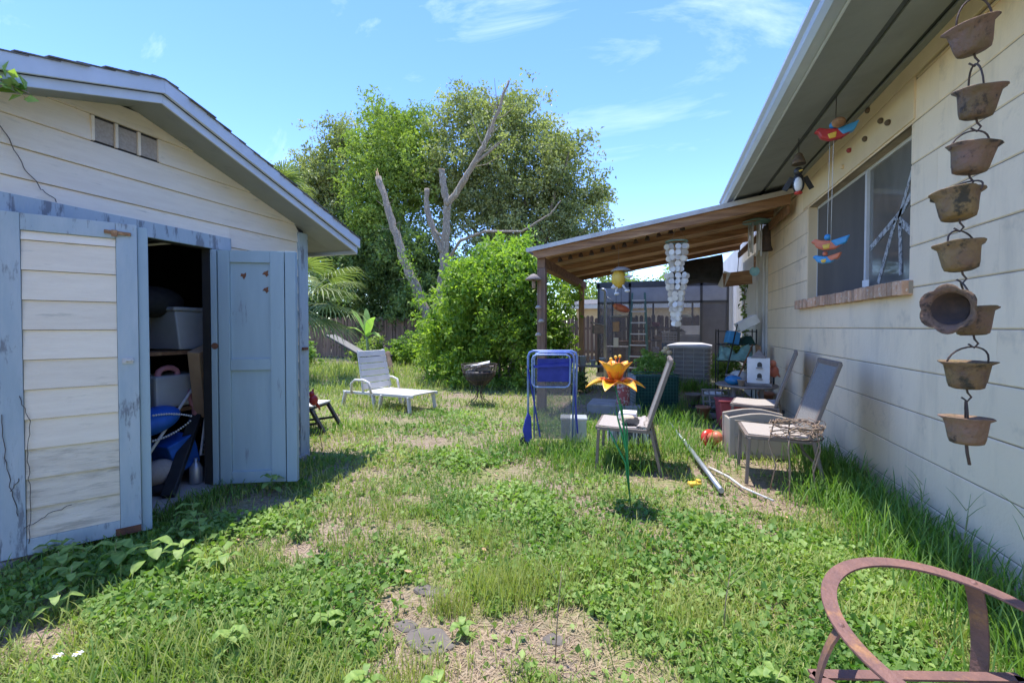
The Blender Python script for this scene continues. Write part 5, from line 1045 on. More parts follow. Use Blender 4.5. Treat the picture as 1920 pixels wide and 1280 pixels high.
for x, y, r_, h_, m0, lb in ((0.62, 7.45, 0.10, 0.17, 'terracotta', 'terracotta pot on the ground near the hose coil'), (1.45, 6.95, 0.13, 0.24, 'black', 'black nursery pot between table and wall'), (0.55, 8.6, 0.12, 0.20, 'greywood', 'grey pot standing in the grass before the condenser'), (1.62, 8.25, 0.11, 0.30, 'terracotta', 'tall terracotta pot at the house corner'), (0.86, 8.35, 0.14, 0.26, 'white', 'white bucket beside the wire rack')):
    t = thing('plant_pot', lb, 'pot', (x, y, 0.0), group='pots around the round table')
    MB().lathe([(0, 0), (r_*0.72, 0), (r_, h_), (r_*1.12, h_), (r_*1.12, h_*1.14), (r_*0.95, h_*1.14), (r_*0.9, h_*0.92), (0, h_*0.92)], 18).build('body', m0, t)
tag(MB().cbox((1.60, 8.55, 0.55), (0.03, 0.30, 1.1), (0.06, -0.10, 0)).build('leaning_board', 'wood', None, 0.004), 'brown board leaning at the house corner', 'board')
tag(MB().cbox((0.78, 7.62, 0.03), (0.40, 0.26, 0.03), (0.06, 0.05, 0.5)).build('grey_tile', 'stone', None, 0.005), 'flat grey tile lying in the grass by the hose coil', 'tile')
pl2 = thing('weedy_pot_plant', 'leafy plant growing beside the condenser under the rack', 'plant', (1.36, 10.5, 0), world=True)
MB().tube([(1.36, 10.5, -0.02), (1.36, 10.5, 0.4)], 0.01, 5).build('stem', 'leafstalk', pl2); crown(pl2, [(1.36, 10.5, 0.5, 0.25), (1.40, 10.5, 0.9, 0.18), (1.3, 10.5, 0.35, 0.2)], 'leaf_light', 130, 8, 0.09, 0.07, aspect=0.6, shell=0.2, name='foliage')
vn = thing('wall_vine', 'thin dark vine climbing the white wall above the rack', 'plant', (HX-0.03, 11.0, 0.4), world=True)
vp = [(HX-0.03, 11.0 + 0.15*math.sin(q*0.9), 0.5 + q*0.17) for q in range(12)]
MB().tube(vp, 0.008, 5).build('stem', 'twigwood', vn)
P = np.repeat(np.array(vp), 12, 0) + rng.normal(0, 0.09, (144, 3))*np.array([0.3, 1, 0.7]); P[:, 0] = np.minimum(P[:, 0], HX-0.02)
V, F, tn = leaves(P, np.full(144, 0.10), 0.2, 0.6); fast('foliage', V - np.array((HX-0.03, 11.0, 0.4)), np.zeros((0, 4), int), F, 'leaf_dark', tn, vn)

# ------------------------------------------------------------------ hanging things under the patio roof
ts = thing('hanging_turtle', 'yellow turtle ornament hanging on a string from the rafters', 'ornament', (-0.65, 7.42, 2.15))
MB().tube([(0, 0, 0.14), (0, 0, 0.72)], 0.004, 5).build('string', 'twigwood', ts)
MB().ball((0, 0, 0.02), (0.11, 0.10, 0.155), 16, 10).build('body', 'yellow', ts)
MB().lathe([(0.0, 0.16), (0.08, 0.15), (0.16, 0.10), (0.17, 0.085), (0.0, 0.10)], 18, (0.04, 0, 0.05)).build('hat', 'beige', ts)
for x, z in ((-0.04, -0.2), (0.12, -0.16), (0.15, 0.06), (-0.09, -0.10)): 
    lm = MB().tube([(x*0.5, -0.02, z*0.5), (x, -0.04, z)], [0.02, 0.014], 7).build('limb', 'white', ts); MB().ball((x+0.02, -0.06, z-0.02), (0.045, 0.035, 0.025), 10, 6).build('foot', 'white', lm)
sc_ = thing('shell_chime', 'long chime of white capiz shell discs under the patio roof', 'wind chime', (0.22, 7.5, 1.42))
MB().tube([(0.16*math.cos(q*0.5236), 0.16*math.sin(q*0.5236), 1.30) for q in range(12)], 0.012, 6, closed=True).build('hoop', 'teal', sc_)
for a in (0, 2.1, 4.2): MB().tube([(0.16*math.cos(a), 0.16*math.sin(a), 1.30), (0, 0, 1.55)], 0.003, 4).build('string', 'twigwood', sc_)
dme = MB().lathe([(0.0, -0.002), (0.046, -0.002), (0.046, 0.002), (0.0, 0.002)], 12, smooth=False).xf(Matrix.Rotation(R(90), 4, 'X')).mesh('shell_disc', 'capiz')
for r_, n_, z0, z1 in ((0.15, 9, 1.26, 1.0), (0.08, 6, 1.0, 0.84), (0.15, 9, 0.82, 0.55), (0.10, 7, 0.53, 0.22), (0.05, 4, 0.22, 0.0)):
    rows = max(2, int((z0-z1)/0.07))
    for q in range(n_):
        a = 2*math.pi*q/n_ + r_*9
        for k in range(rows):
            piece('shell_disc', dme, sc_, (r_*math.cos(a)*(1-0.1*k), r_*math.sin(a)*(1-0.1*k), z0 - (z0-z1)*(k+0.5)/rows + random.uniform(-0.01, 0.01)), (random.uniform(-0.3, 0.3), random.uniform(-0.2, 0.2), random.uniform(-0.8, 0.8)))
bl_ = thing('bell_string', 'string of small dark bells strung below the front rafters', 'garland', (-0.7, 7.7, 2.5), world=True)
bpts = [(-1.661 + (0.315+1.661)*q/11, 7.7, 2.557 + (2.963-2.557)*q/11 - 0.03*math.sin(math.pi*q/11)) for q in range(12)]
MB().tube([(a, b_, c_+0.045) for a, b_, c_ in bpts], 0.004, 4).build('cord', 'twigwood', bl_)
bme2 = MB().lathe([(0.0, 0.05), (0.018, 0.045), (0.03, 0.02), (0.042, -0.02), (0.044, -0.025), (0.0, -0.015)], 12).mesh('bell', 'rustdark')
for q, p in enumerate(bpts): piece('bell', bme2, bl_, p, (random.uniform(-0.2, 0.2), random.uniform(-0.2, 0.2), 0))
tc_ = thing('tube_chime', 'wind chime of pale metal tubes under a green dish by the corner', 'wind chime', (1.45, 8.2, 2.4))
MB().lathe([(0.0, 0.76), (0.10, 0.74), (0.22, 0.69), (0.215, 0.68), (0.10, 0.71), (0.0, 0.72)], 22).build('dish', 'teal', tc_)
for q in range(6):
    a = q*1.047; MB().tube([(0.09*math.cos(a)-0.02, 0.09*math.sin(a), 0.66), (0.09*math.cos(a)-0.02, 0.09*math.sin(a), 0.14 + 0.04*(q % 3))], 0.013, 8).build('chime_tube', 'alu', tc_)
MB().tube([(-0.02, 0, 0.7), (-0.02, 0, -0.05)], 0.003, 4).build('string', 'twigwood', tc_)
MB().lathe([(0, -0.012), (0.075, -0.012), (0.075, 0.0), (0, 0.0)], 14, smooth=False).xf(Matrix.Translation((-0.02, 0, -0.10)) @ Matrix.Rotation(R(90), 4, 'X')).build('sail', 'teal', tc_)
MB().box((-0.035, -0.01, -0.04), (-0.005, 0.01, 0.14)).build('clapper', 'wood', tc_)
MB().tube([(0, 0, 0.76), (0, 0, 0.80)], 0.006, 5).build('hanger', 'black', tc_)
wd = thing('wall_bell', 'dark iron bell bracket on the house corner under the patio roof', 'bell', (1.60, 8.35, 2.62))
MB().lathe([(0.0, 0.44), (0.04, 0.43), (0.06, 0.34), (0.075, 0.10), (0.10, 0.03), (0.095, 0.02), (0.0, 0.08)], 18, (0.02, 0, 0)).build('bell', 'rustdark', wd); MB().bar((0.17, 0, 0.46), (-0.02, 0, 0.46), 0.03, 0.02).build('bracket', 'black', wd)
# ornaments on the front post
pf = thing('post_feeder', 'small roofed bird feeder hung on the front patio post', 'bird feeder', (-1.95, 7.05, 2.12))
MB().lathe([(0.0, 0.14), (0.05, 0.12), (0.14, 0.045), (0.135, 0.035), (0.0, 0.06)], 16).build('roof', 'greywood', pf); MB().tube([(0, 0, 0.05), (0, 0, -0.10)], 0.03, 8).build('tube', 'twigwood', pf); MB().tube([(0, 0, 0.13), (0.06, 0.08, 0.2)], 0.004, 4).build('hook', 'black', pf)
for q, (x, z, lb) in enumerate(((-1.88, 1.72, 'whitish shell tied to the front post, uppermost'), (-1.83, 1.50, 'whitish shell tied midway on the front post'), (-1.88, 1.28, 'whitish shell tied low on the front post'))):
    tag(MB().lathe([(0.0, 0.03), (0.03, 0.025), (0.055, -0.01), (0.045, -0.025), (0.0, -0.01)], 14, (x, 7.08, z), wob=lambda t, i: 1 + 0.1*math.sin(7*t)).build('tied_shell', 'beige'), lb, 'shell', 'shells on the post')

# rear edge: black tarp and broken board hanging
gxx, gyy = np.meshgrid(np.linspace(0.2, 1.26, 22), np.linspace(0, 1, 12), indexing='ij')
top = 3.27 + (gxx-1.72)*0.162 - 0.20; low = np.where(gxx < 1.25, 2.36 + 0.02*np.sin(gxx*9), 2.42)
V = np.stack([gxx.ravel(), (10.9 - 0.25*np.sin(gyy*3.14) + 0.05*vnoise(gxx, gyy, 6, 3)).ravel(), (low + (top-low)*gyy - 0.05*np.sin(gyy*3.14)).ravel()], 1)
I, J = np.meshgrid(np.arange(21), np.arange(11), indexing='ij'); b0 = (I*12+J).ravel()
tpn = fast('black_tarp', V, np.stack([b0, b0+12, b0+13, b0+1], 1), np.zeros((0, 3), int), 'blackcloth'); tpn.data.polygons.foreach_set('use_smooth', [True]*len(tpn.data.polygons))
tag(tpn, 'black tarp sagging from the back of the patio roof', 'tarp'); tpn.modifiers.new('solidify', 'SOLIDIFY').thickness = 0.01
hb = thing('broken_awning', 'broken brown board hanging by the house corner', 'board', (1.36, 9.45, 2.14), world=True)
MB().cbox((1.36, 9.45, 2.31), (0.50, 0.03, 0.26), (0.25, -0.10, 0.05)).build('board', 'wood', hb, 0.004)
MB().cbox((1.13, 9.44, 2.30), (0.12, 0.034, 0.30), (0.25, 0.35, 0.05)).build('flashing', 'drip', hb)
MB().tube([(1.36, 9.46, 2.43), (1.40, 9.46, 2.95)], 0.006, 5).build('wire', 'black', hb)

# ------------------------------------------------------------------ back of the patio: shelf, pots, ladder, pole
sf = thing('plank_shelf', 'plank shelf table by the back patio post with white pots', 'shelf', (-1.3, 10.65, 0))
MB().box((-0.58, -0.16, 0.47), (0.60, 0.16, 0.505)).build('plank', 'greywood', sf, 0.004)
for xx in (-0.46, 0.48): MB().box((xx, -0.13, 0.0), (xx+0.05, 0.13, 0.469)).build('leg', 'greywood', sf)
for q, (x, r_, h_, lb) in enumerate(((-1.74, 0.085, 0.20, 'white pot at the post end of the plank shelf'), (-1.50, 0.06, 0.12, 'small white mug in the middle of the plank shelf'), (-1.28, 0.075, 0.17, 'pale figurine pot on the plank shelf'))):
    tag(MB().lathe([(0, 0), (r_*0.75, 0), (r_, h_), (r_*1.08, h_), (r_*1.08, h_*1.1), (r_*0.9, h_*1.1), (r_*0.85, h_*0.9), (0, h_*0.9)], 16, (x, 10.62, 0.507)).build('white_pot', 'white'), lb, 'pot', 'pots on the plank shelf')
sp = thing('shepherd_pole', 'grey metal pole with a crook behind the plank shelf', 'pole', (-1.36, 11.8, 0))
MB().tube([(0, 0, 0), (0, 0, 2.30), (-0.03, 0, 2.36), (-0.10, 0, 2.37)], 0.035, 8).build('pole', 'zinc', sp); MB().tube([(0, 0, 2.2), (0.2, 0, 2.05)], 0.012, 6).build('arm', 'zinc', sp)
bf = thing('nest_box', 'small wooden nest box on the back post', 'nest box', (-1.43, 10.9, 1.24), R(20))
MB().box((-0.12, -0.09, 0.0), (0.12, 0.09, 0.20)).build('body', 'twigwood', bf, 0.004); MB().cbox((0, 0, 0.23), (0.32, 0.24, 0.02), (0, 0.25, 0)).build('roof', 'sling', bf)
hw_ = thing('hanging_feeder', 'rusty orange hanging feeder in front of the porch', 'bird feeder', (-0.86, 10.5, 1.70))
MB().tube([(0, 0, 0.2), (0, 0, 0.9)], 0.004, 4).build('string', 'black', hw_); MB().ball((0, 0, 0.13), (0.20, 0.10, 0.085), 14, 8, (0, 0.35, 0)).build('body', 'coral', hw_); MB().lathe([(0, 0), (0.2, 0.01), (0.21, 0.03), (0, 0.03)], 18, (-0.02, 0, -0.08)).build('tray', 'sling', hw_)
wc = thing('wood_chime', 'tan wooden chime hanging below the rusty feeder', 'wind chime', (-0.96, 10.4, 1.0))
MB().tube([(0, 0, 0.1), (0, 0, 1.5)], 0.003, 4).build('string', 'black', wc); MB().box((-0.055, -0.02, -0.05), (0.055, 0.02, 0.16)).build('tag', 'frieze', wc, 0.01); MB().box((-0.07, -0.03, 0.30), (0.07, 0.03, 0.52)).build('block', 'postwarm', wc, 0.01)
ld_ = thing('step_ladder', 'green fibreglass step ladder standing before the porch screen', 'ladder', (-0.58, 12.45, 0))
mt['greenfg'] = M('green_fibreglass', (0.10, 0.20, 0.17, 1), (0.08, 0.16, 0.14, 1), 6, 0.6)
for s_ in (-1, 1):
    MB().bar((s_*0.25, 0, 0), (s_*0.16, 0.18, 2.32), 0.05, 0.03, up=(0, 1, 0)).build('rail', 'greenfg', ld_)
    MB().bar((s_*0.27, 0.75, 0), (s_*0.17, 0.24, 2.30), 0.035, 0.025, up=(0, 1, 0)).build('rear_rail', 'greenfg', ld_)
for q in range(7):
    z_ = 0.30 + q*0.30; w_ = 0.25 - 0.09*z_/2.32; MB().box((-w_, 0.18*z_/2.32-0.03, z_), (w_, 0.18*z_/2.32+0.05, z_+0.03)).build('step', 'alu', ld_)
wm = thing('washing_machine', 'white washing machine inside the screened porch', 'washer', (0.93, 14.2, 0.12))
MB().box((-0.40, -0.35, 0.0), (0.40, 0.35, 1.05)).build('body', 'white', wm, 0.02); MB().poly([(0.2, 1.051), (0.35, 1.051), (0.35, 1.32), (0.28, 1.32)], 'x', -0.40, 0.40).build('console', 'white', wm, 0.01); MB().box((-0.36, -0.33, 1.052), (0.36, 0.18, 1.075)).build('lid', 'white', wm, 0.01)
tag(MB().box((0.02, 13.25, 0.12), (0.55, 13.75, 0.96)).build('storage_cabinet', 'bluepot', None, 0.01), 'dark blue cabinet inside the porch under a laundry basket', 'cabinet')
lb_ = thing('laundry_basket', 'white laundry basket with holes inside the porch', 'basket', (0.33, 13.45, 0.962))
lm = MB()
for q in range(4): lm.box((-0.29, -0.19-0.003*q, 0.02+q*0.072), (0.29, -0.18-0.003*q, 0.055+q*0.072)); lm.box((-0.29, 0.18, 0.02+q*0.072), (0.29, 0.19, 0.055+q*0.072)); lm.box((-0.30, -0.18, 0.02+q*0.072), (-0.29, 0.18, 0.055+q*0.072)); lm.box((0.29, -0.18, 0.02+q*0.072), (0.30, 0.18, 0.055+q*0.072))
for q in range(9): lm.box((-0.29+q*0.07, -0.202, 0.0), (-0.265+q*0.07, -0.176, 0.30))
lm.build('body', 'white', lb_); MB().box((-0.28, -0.17, 0.0), (0.28, 0.17, 0.02)).build('bottom', 'white', lb_)
MB().tube([(-0.31, -0.21, 0.30), (0.31, -0.21, 0.30), (0.31, 0.21, 0.30), (-0.31, 0.21, 0.30)], 0.018, 6, closed=True).build('rim', 'white', lb_)
cloth('black_laundry', 'black garment draped over the laundry basket', 'clothing', 0.22, 0.62, 13.24, 13.62, 1.27, 0.12, 'blackcloth', 21, 14)
cb = thing('brown_cabinet', 'brown low cabinet inside the porch behind the ladder', 'cabinet', (-0.85, 14.6, 0.12))
MB().box((-0.55, -0.25, 0.0), (0.55, 0.25, 0.85)).build('body', 'wood', cb, 0.01)
for xx in (-0.27, 0.27): MB().box((xx-0.25, -0.27, 0.05), (xx+0.25, -0.252, 0.80)).build('door', 'wood', cb, 0.004)
su = thing('dark_shelf_unit', 'tall dark shelf unit inside the porch beside the washer', 'shelf', (-0.05, 14.9, 0.12))
for zz in (0.0, 0.42, 0.84, 1.26): MB().box((-0.28, -0.18, zz), (0.28, 0.18, zz+0.03)).build('board', 'bronze', su)
for xx in (-0.28, 0.25): MB().box((xx, -0.18, 0.031), (xx+0.03, 0.18, 1.25)).build('side', 'bronze', su)
for q, (x, z, w_, h_, m0, lb) in enumerate(((-0.15, 0.57, 0.2, 0.2, 'white', 'white tin on the dark porch shelf unit'), (-0.05, 0.99, 0.3, 0.16, 'cardboard', 'cardboard box on the dark porch shelf unit'), (-0.15, 1.41, 0.22, 0.14, 'reddull', 'red box on top of the dark porch shelf unit'))):
    tag(MB().box((x-w_/2, 14.78, z), (x+w_/2, 15.0, z+h_)).build('shelf_box', m0, None, 0.006), lb, 'box')
pt = thing('porch_table', 'small pale table inside the porch near the pole', 'table', (-1.25, 13.8, 0.12))
MB().box((-0.35, -0.3, 0.68), (0.35, 0.3, 0.71)).build('top', 'oldwhite', pt, 0.005)
for sx_ in (-0.3, 0.3):
    for sy_ in (-0.25, 0.25): MB().box((sx_-0.02, sy_-0.02, 0), (sx_+0.02, sy_+0.02, 0.679)).build('leg', 'oldwhite', pt)
fpn = thing('flowering_plant', 'pale leafy potted plant with cream blooms before the condenser', 'plant', (-0.17, 9.5, 0), world=True)
MB().lathe([(0, 0), (0.12, 0), (0.17, 0.26), (0.18, 0.26), (0.18, 0.29), (0, 0.27)], 18, (-0.17, 9.5, 0.0)).build('pot', 'greywood', fpn)
crown(fpn, [(-0.17, 9.5, 0.62, 0.27), (-0.32, 9.5, 0.55, 0.2), (0.02, 9.5, 0.66, 0.2)], 'leaf_banana', 150, 8, 0.07, 0.05, aspect=0.6, shell=0.2, name='foliage')
for x, z in ((0.10, 0.98), (0.15, 0.90), (0.06, 0.92)):
    b_ = MB().ball((x, 9.45, z), (0.06, 0.05, 0.045), 10, 7).build('bloom', 'frieze', fpn); MB().tube([(-0.1, 9.5, 0.5), (x, 9.45, z)], 0.006, 5).build('stalk', 'leafstalk', b_)

# ------------------------------------------------------------------ birds and oddments under the house eave
def flat_bird(parent, c, sz, ma, mb_, mc, yaw=1.2):
    m = Matrix.Translation(c) @ Matrix.Rotation(yaw, 4, 'Z') @ Matrix.Scale(sz, 4)
    MB().poly([(-0.50, 0.10), (-0.38, 0.20), (-0.22, 0.14), (0.05, 0.10), (0.50, 0.22), (0.40, 0.02), (0.15, -0.16), (-0.15, -0.18), (-0.35, -0.08), (-0.40, 0.05)], 'y', -0.10, 0.10).xf(m).build('bird_body', ma, parent, 0.012)
    MB().poly([(0.02, 0.09), (0.52, 0.235), (0.42, 0.0), (0.16, -0.10)], 'y', -0.125, 0.125).xf(m).build('bird_wing', mb_, parent, 0.01)
    MB().poly([(-0.2, -0.02), (0.02, 0.02), (0.0, -0.14), (-0.15, -0.16)], 'y', -0.12, 0.12).xf(m).build('bird_patch', mc, parent, 0.008)
    MB().ball(m @ Vector((-0.05, 0, 0.22)), sz*0.10, 10, 8).build('bead', mb_, parent)
bm_ = thing('bird_mobile', 'painted wooden bird mobile hanging under the eave by the window', 'mobile', (1.35, 4.45, 2.0), world=True)
flat_bird(bm_, (1.35, 4.50, 2.10), 0.27, 'coral', 'ltblue', 'yellow', -0.30)
flat_bird(bm_, (1.35, 4.57, 1.985), 0.21, 'ltblue', 'coral', 'yellow', -0.5)
flat_bird(bm_, (1.35, 4.40, 2.99), 0.30, 'red', 'ltblue', 'yellow', -0.15)
for dy in (0.06, -0.03): MB().tube([(1.35, 4.50+dy, 2.11), (1.35, 4.47+dy, 2.97)], 0.0022, 4).build('string', 'oldwhite', bm_)
MB().tube([(1.35, 4.40, 3.0), (1.36, 4.42, 3.29)], 0.003, 4).build('string', 'black', bm_)
MB().ball((1.35, 4.33, 3.05), (0.05, 0.045, 0.04), 10, 8).build('bead', 'wood', bm_)
pg = thing('penguin_chime', 'black and white penguin wind ornament hanging from the eave', 'wind chime', (1.30, 5.25, 2.75), world=True)
MB().ball((1.30, 5.25, 2.84), (0.055, 0.05, 0.10), 12, 9).build('body', 'black', pg); MB().ball((1.29, 5.215, 2.82), (0.038, 0.03, 0.075), 12, 8).build('belly', 'white', pg)
MB().ball((1.295, 5.24, 2.955), 0.042, 12, 8).build('head', 'black', pg); MB().tube([(1.30, 5.20, 2.95), (1.315, 5.16, 2.945)], [0.012, 0.003], 6).build('beak', 'yellow', pg); MB().ball((1.29, 5.21, 2.735), (0.04, 0.04, 0.018), 8, 6).build('foot', 'redplastic', pg)
for s_ in (-1, 1): MB().bar((1.30+s_*0.055, 5.25, 2.90), (1.30+s_*0.12, 5.26, 2.78), 0.012, 0.05).build('flipper', 'black', pg, 0.004)
MB().lathe([(0, 0.12), (0.03, 0.10), (0.06, 0.02), (0.065, 0.0), (0, 0.02)], 14, (1.30, 5.25, 3.03)).build('hood', 'grime', pg); MB().tube([(1.30, 5.25, 3.14), (1.30, 5.25, 3.285)], 0.004, 5).build('wire', 'black', pg)
for q, (y, z, mm, lb) in enumerate(((4.876, 3.33, 'grime', 'mud wasp nest on the frieze, the uppermost one'), (4.62, 3.13, 'grime', 'mud wasp nest over the glass pane, left of a pair'), (4.49, 3.06, 'grime', 'mud wasp nest over the glass pane, right of a pair'), (4.93, 3.10, 'grime', 'small mud wasp nest between bead and pair of nests'), (5.29, 3.13, 'reddull', 'small red bead stuck over the window'), (5.47, 3.03, 'frieze', 'cream ball ornament over the window screen'))):
    tag(MB().ball((HX-0.03, y, z), (0.022, 0.03, 0.024) if q < 4 else (0.024, 0.024, 0.024), 9, 7, (random.random(), 0, 0)).build('wasp_nest' if q < 4 else 'ball_ornament', mm), lb, 'wasp nest' if q < 4 else 'ornament', 'oddments over the window')

# ------------------------------------------------------------------ inside the shed
tag(MB().poly([(-0.22, 0), (0.22, 0), (0.26, 0.34), (-0.26, 0.34)], 'x', -0.2, 0.2).box((-0.22, -0.28, 0.341), (0.22, 0.28, 0.375)).xf(Matrix.Translation((-4.2, 3.08, 1.20))).build('storage_bin', 'clearbin', None, 0.012), 'cloudy plastic storage bin on the shed shelf', 'bin')
sh_ = thing('shed_shelf', 'dark shelf unit inside the shed doorway', 'shelf', (-4.35, 3.1, 0.045), world=True)
for zz in (0.66, 1.16): MB().box((-4.65, 2.4, zz), (-4.0, 3.8, zz+0.03)).build('board', 'wood', sh_)
for yy in (2.42, 3.72): MB().box((-4.62, yy, 0.046), (-4.58, yy+0.05, 1.9)).build('upright', 'wood', sh_)
tag(MB().cbox((-4.2, 2.92, 0.84), (0.35, 0.5, 0.28)).build('grey_case', 'clearbin', None, 0.02), 'grey plastic case on the middle shed shelf', 'case')
tag(MB().cbox((-3.95, 3.08, 0.93), (0.10, 0.34, 0.62), (0.28, 0.1, 0.35)).build('cardboard_box', 'cardboard', None, 0.004), 'tall cardboard box leaning in the shed doorway', 'box')
pk = thing('pink_toy', 'faded pink plastic looped toy frame in the shed doorway', 'toy', (-4.08, 2.9, 0.5), world=True)
MB().tube([(-4.1, 2.82+0.085*math.cos(q*0.5236), 0.99+0.055*math.sin(q*0.5236)) for q in range(12)], 0.024, 8, closed=True).build('loop', 'pink', pk)
MB().tube([(-4.1, 2.90, 0.96), (-4.05, 2.95, 0.84), (-4.0, 2.99, 0.66), (-3.98, 2.98, 0.50)], [0.026, 0.026, 0.03, 0.034], 8).build('arm', 'pink', pk)
sl_ = thing('blue_bag', 'bright blue beaded bag stuffed inside the shed door', 'bag', (-3.92, 2.62, 0.5), world=True)
MB().ball((-3.95, 2.58, 0.63), (0.16, 0.22, 0.105), 20, 12, (0.25, 0, 0)).build('body', 'bluebag', sl_)
bdm = MB().ball((0, 0, 0), 0.009, 6, 5).mesh('bead', 'white')
for q in range(16): a = q/15; piece('bead', bdm, sl_, (-3.80, 2.50+0.30*a, 0.715-0.02*a*a*3 - 0.012)); piece('bead', bdm, sl_, (-3.81, 2.50+0.30*a, 0.50+0.10*a*a))
tag(MB().poly([(-0.1, 0), (0.1, 0), (0.12, 0.26), (-0.12, 0.26)], 'x', -0.13, 0.13).xf(Matrix.Translation((-4.0, 2.84, 0.19)) @ Matrix.Rotation(0.3, 4, 'X')).build('blue_bin', 'bluebag', None, 0.01), 'small blue plastic bin low in the shed doorway', 'bin')
tag(MB().bar((-3.70, 2.53, 0.06), (-4.08, 3.14, 0.78), 0.09, 0.05).build('black_rail', 'black', None, 0.005), 'black metal rail leaning across the shed floor', 'rail')
tag(MB().tube([(-3.80, 2.42, 0.35), (-4.0, 3.02, 0.92)], 0.012, 7).build('white_rod', 'white'), 'thin white rod slanting across the shed doorway', 'rod')
rk_ = thing('garden_rake', 'white garden rake head with row of tines in the shed', 'rake', (-3.86, 2.95, 0.3), world=True)
MB().bar((-3.85, 2.92, 0.27), (-3.88, 3.0, 0.66), 0.016, 0.012).build('bar', 'white', rk_)
for q in range(10): a = q/9; MB().bar((-3.85-0.03*a, 2.925+0.08*a, 0.28+0.37*a), (-3.85-0.03*a, 2.985+0.08*a, 0.255+0.37*a), 0.006, 0.006).build('tine', 'white', rk_)
tag(MB().lathe([(0, 0), (0.05, 0), (0.052, 0.02), (0.052, 0.13), (0.03, 0.17), (0.016, 0.19), (0.016, 0.22), (0, 0.22)], 16, (-3.83, 2.86, 0.046)).build('metal_flask', 'zinc'), 'small metal flask standing on the shed threshold', 'flask')
tag(MB().ball((-3.92, 2.62, 0.20), (0.12, 0.14, 0.11), 12, 9).build('grey_bundle', 'sling'), 'grey cloth bundle under the blue bag', 'bundle')
tag(MB().ball((-3.86, 2.60, 0.09), (0.10, 0.10, 0.045), 10, 7).build('dark_bundle', 'blackcloth'), 'dark rag on the shed floor behind the door edge', 'rag')
tag(MB().ball((-4.25, 2.80, 1.62), (0.2, 0.25, 0.14), 12, 9).build('dark_bag', 'blackcloth'), 'black bag piled on top of the storage bin', 'bag')

# ------------------------------------------------------------------ creeper over the shed eave, dry vine on the siding
cv = thing('creeper_sprig', 'sprig of green creeper hanging over the shed eave', 'plant', (-3.33, 1.48, 2.7), world=True)
MB().tube([(-3.35, 1.30, 2.82), (-3.31, 1.42, 2.70), (-3.30, 1.56, 2.68)], 0.004, 5).build('stem', 'twigwood', cv)
P = np.array([(-3.30, 1.38 + rng.uniform(0, 0.17), 2.68 + rng.normal(0, 0.03)) for q in range(26)]) + rng.normal(0, 0.02, (26, 3))
V, F, tn = leaves(P, np.full(26, 0.075), 0.3, 0.75); fast('foliage', V - np.array((-3.33, 1.48, 2.7)), np.zeros((0, 4), int), F, 'weed', tn, cv)
def wander(pts, amp, n_=6):
    """a thin crooked path through the points"""
    P = [Vector(p) for p in pts]; out = []
    for a, b_ in zip(P[:-1], P[1:]):
        for q in range(n_): out.append(a.lerp(b_, q/n_) + Vector((0, random.uniform(-amp, amp), random.uniform(-amp, amp))))
    return out + [P[-1]]
dv = thing('dry_vine', 'thin dry vine clinging to the shed siding under the creeper', 'vine', (SX, 1.6, 2.2), world=True)
MB().tube(wander([(SX+0.025, 1.55, 2.62), (SX+0.026, 1.60, 2.52), (SX+0.026, 1.68, 2.36), (SX+0.027, 1.76, 2.25), (SX+0.03, 1.83, 2.185)], 0.008), 0.0025, 4).build('stem', 'rustdark', dv)
lv_ = thing('dry_vine', 'dry vine tendrils on the lower part of the ajar shed door', 'vine', tuple(mx_ @ Vector((0.1, 0.014, 0.1))), world=True)
for pts in ([(0.115, 0.014, 0.12), (0.125, 0.014, 0.4), (0.118, 0.014, 0.62), (0.13, 0.014, 0.85), (0.09, 0.017, 1.0)], [(0.075, 0.017, 0.30), (0.05, 0.017, 0.45), (0.03, 0.017, 0.65), (0.02, 0.017, 0.9)], [(0.10, 0.015, 0.22), (0.2, 0.014, 0.28), (0.3, 0.013, 0.31)], [(0.05, 0.017, 0.45), (0.08, 0.017, 0.52)]):
    MB().tube(wander([tuple(mx_ @ Vector(p)) for p in pts], 0.006), 0.0018, 4).build('tendril', 'rustdark', lv_)

# ------------------------------------------------------------------ stones
def stone(c, r, seed, m='slate'):
    rs_ = random.Random(seed); n_ = 9
    p = [(r[0]*math.cos(2*math.pi*q/n_)*rs_.uniform(0.75, 1.1), r[1]*math.sin(2*math.pi*q/n_)*rs_.uniform(0.75, 1.1)) for q in range(n_)]
    return MB().poly(p, 'z', -0.05, r[2]).xf(Matrix.Translation(c)).build('flagstone', m, None, 0.014)
for q, (x, y, rx, ry, h_, lb) in enumerate(((-1.164, 2.16, 0.11, 0.06, 0.015, 'flat grey flagstone half buried behind the others'), (-1.14, 1.86, 0.07, 0.05, 0.016, 'small dark flagstone beside the larger one'), (-0.985, 1.80, 0.13, 0.09, 0.018, 'largest grey flagstone in the bare patch'), (-0.45, 1.99, 0.06, 0.05, 0.012, 'small grey flagstone near the dry straw'))):
    tag(stone((x, y, float(gz(x, y))), (rx, ry, h_), q), lb, 'stone', 'flagstones in the bare patch')
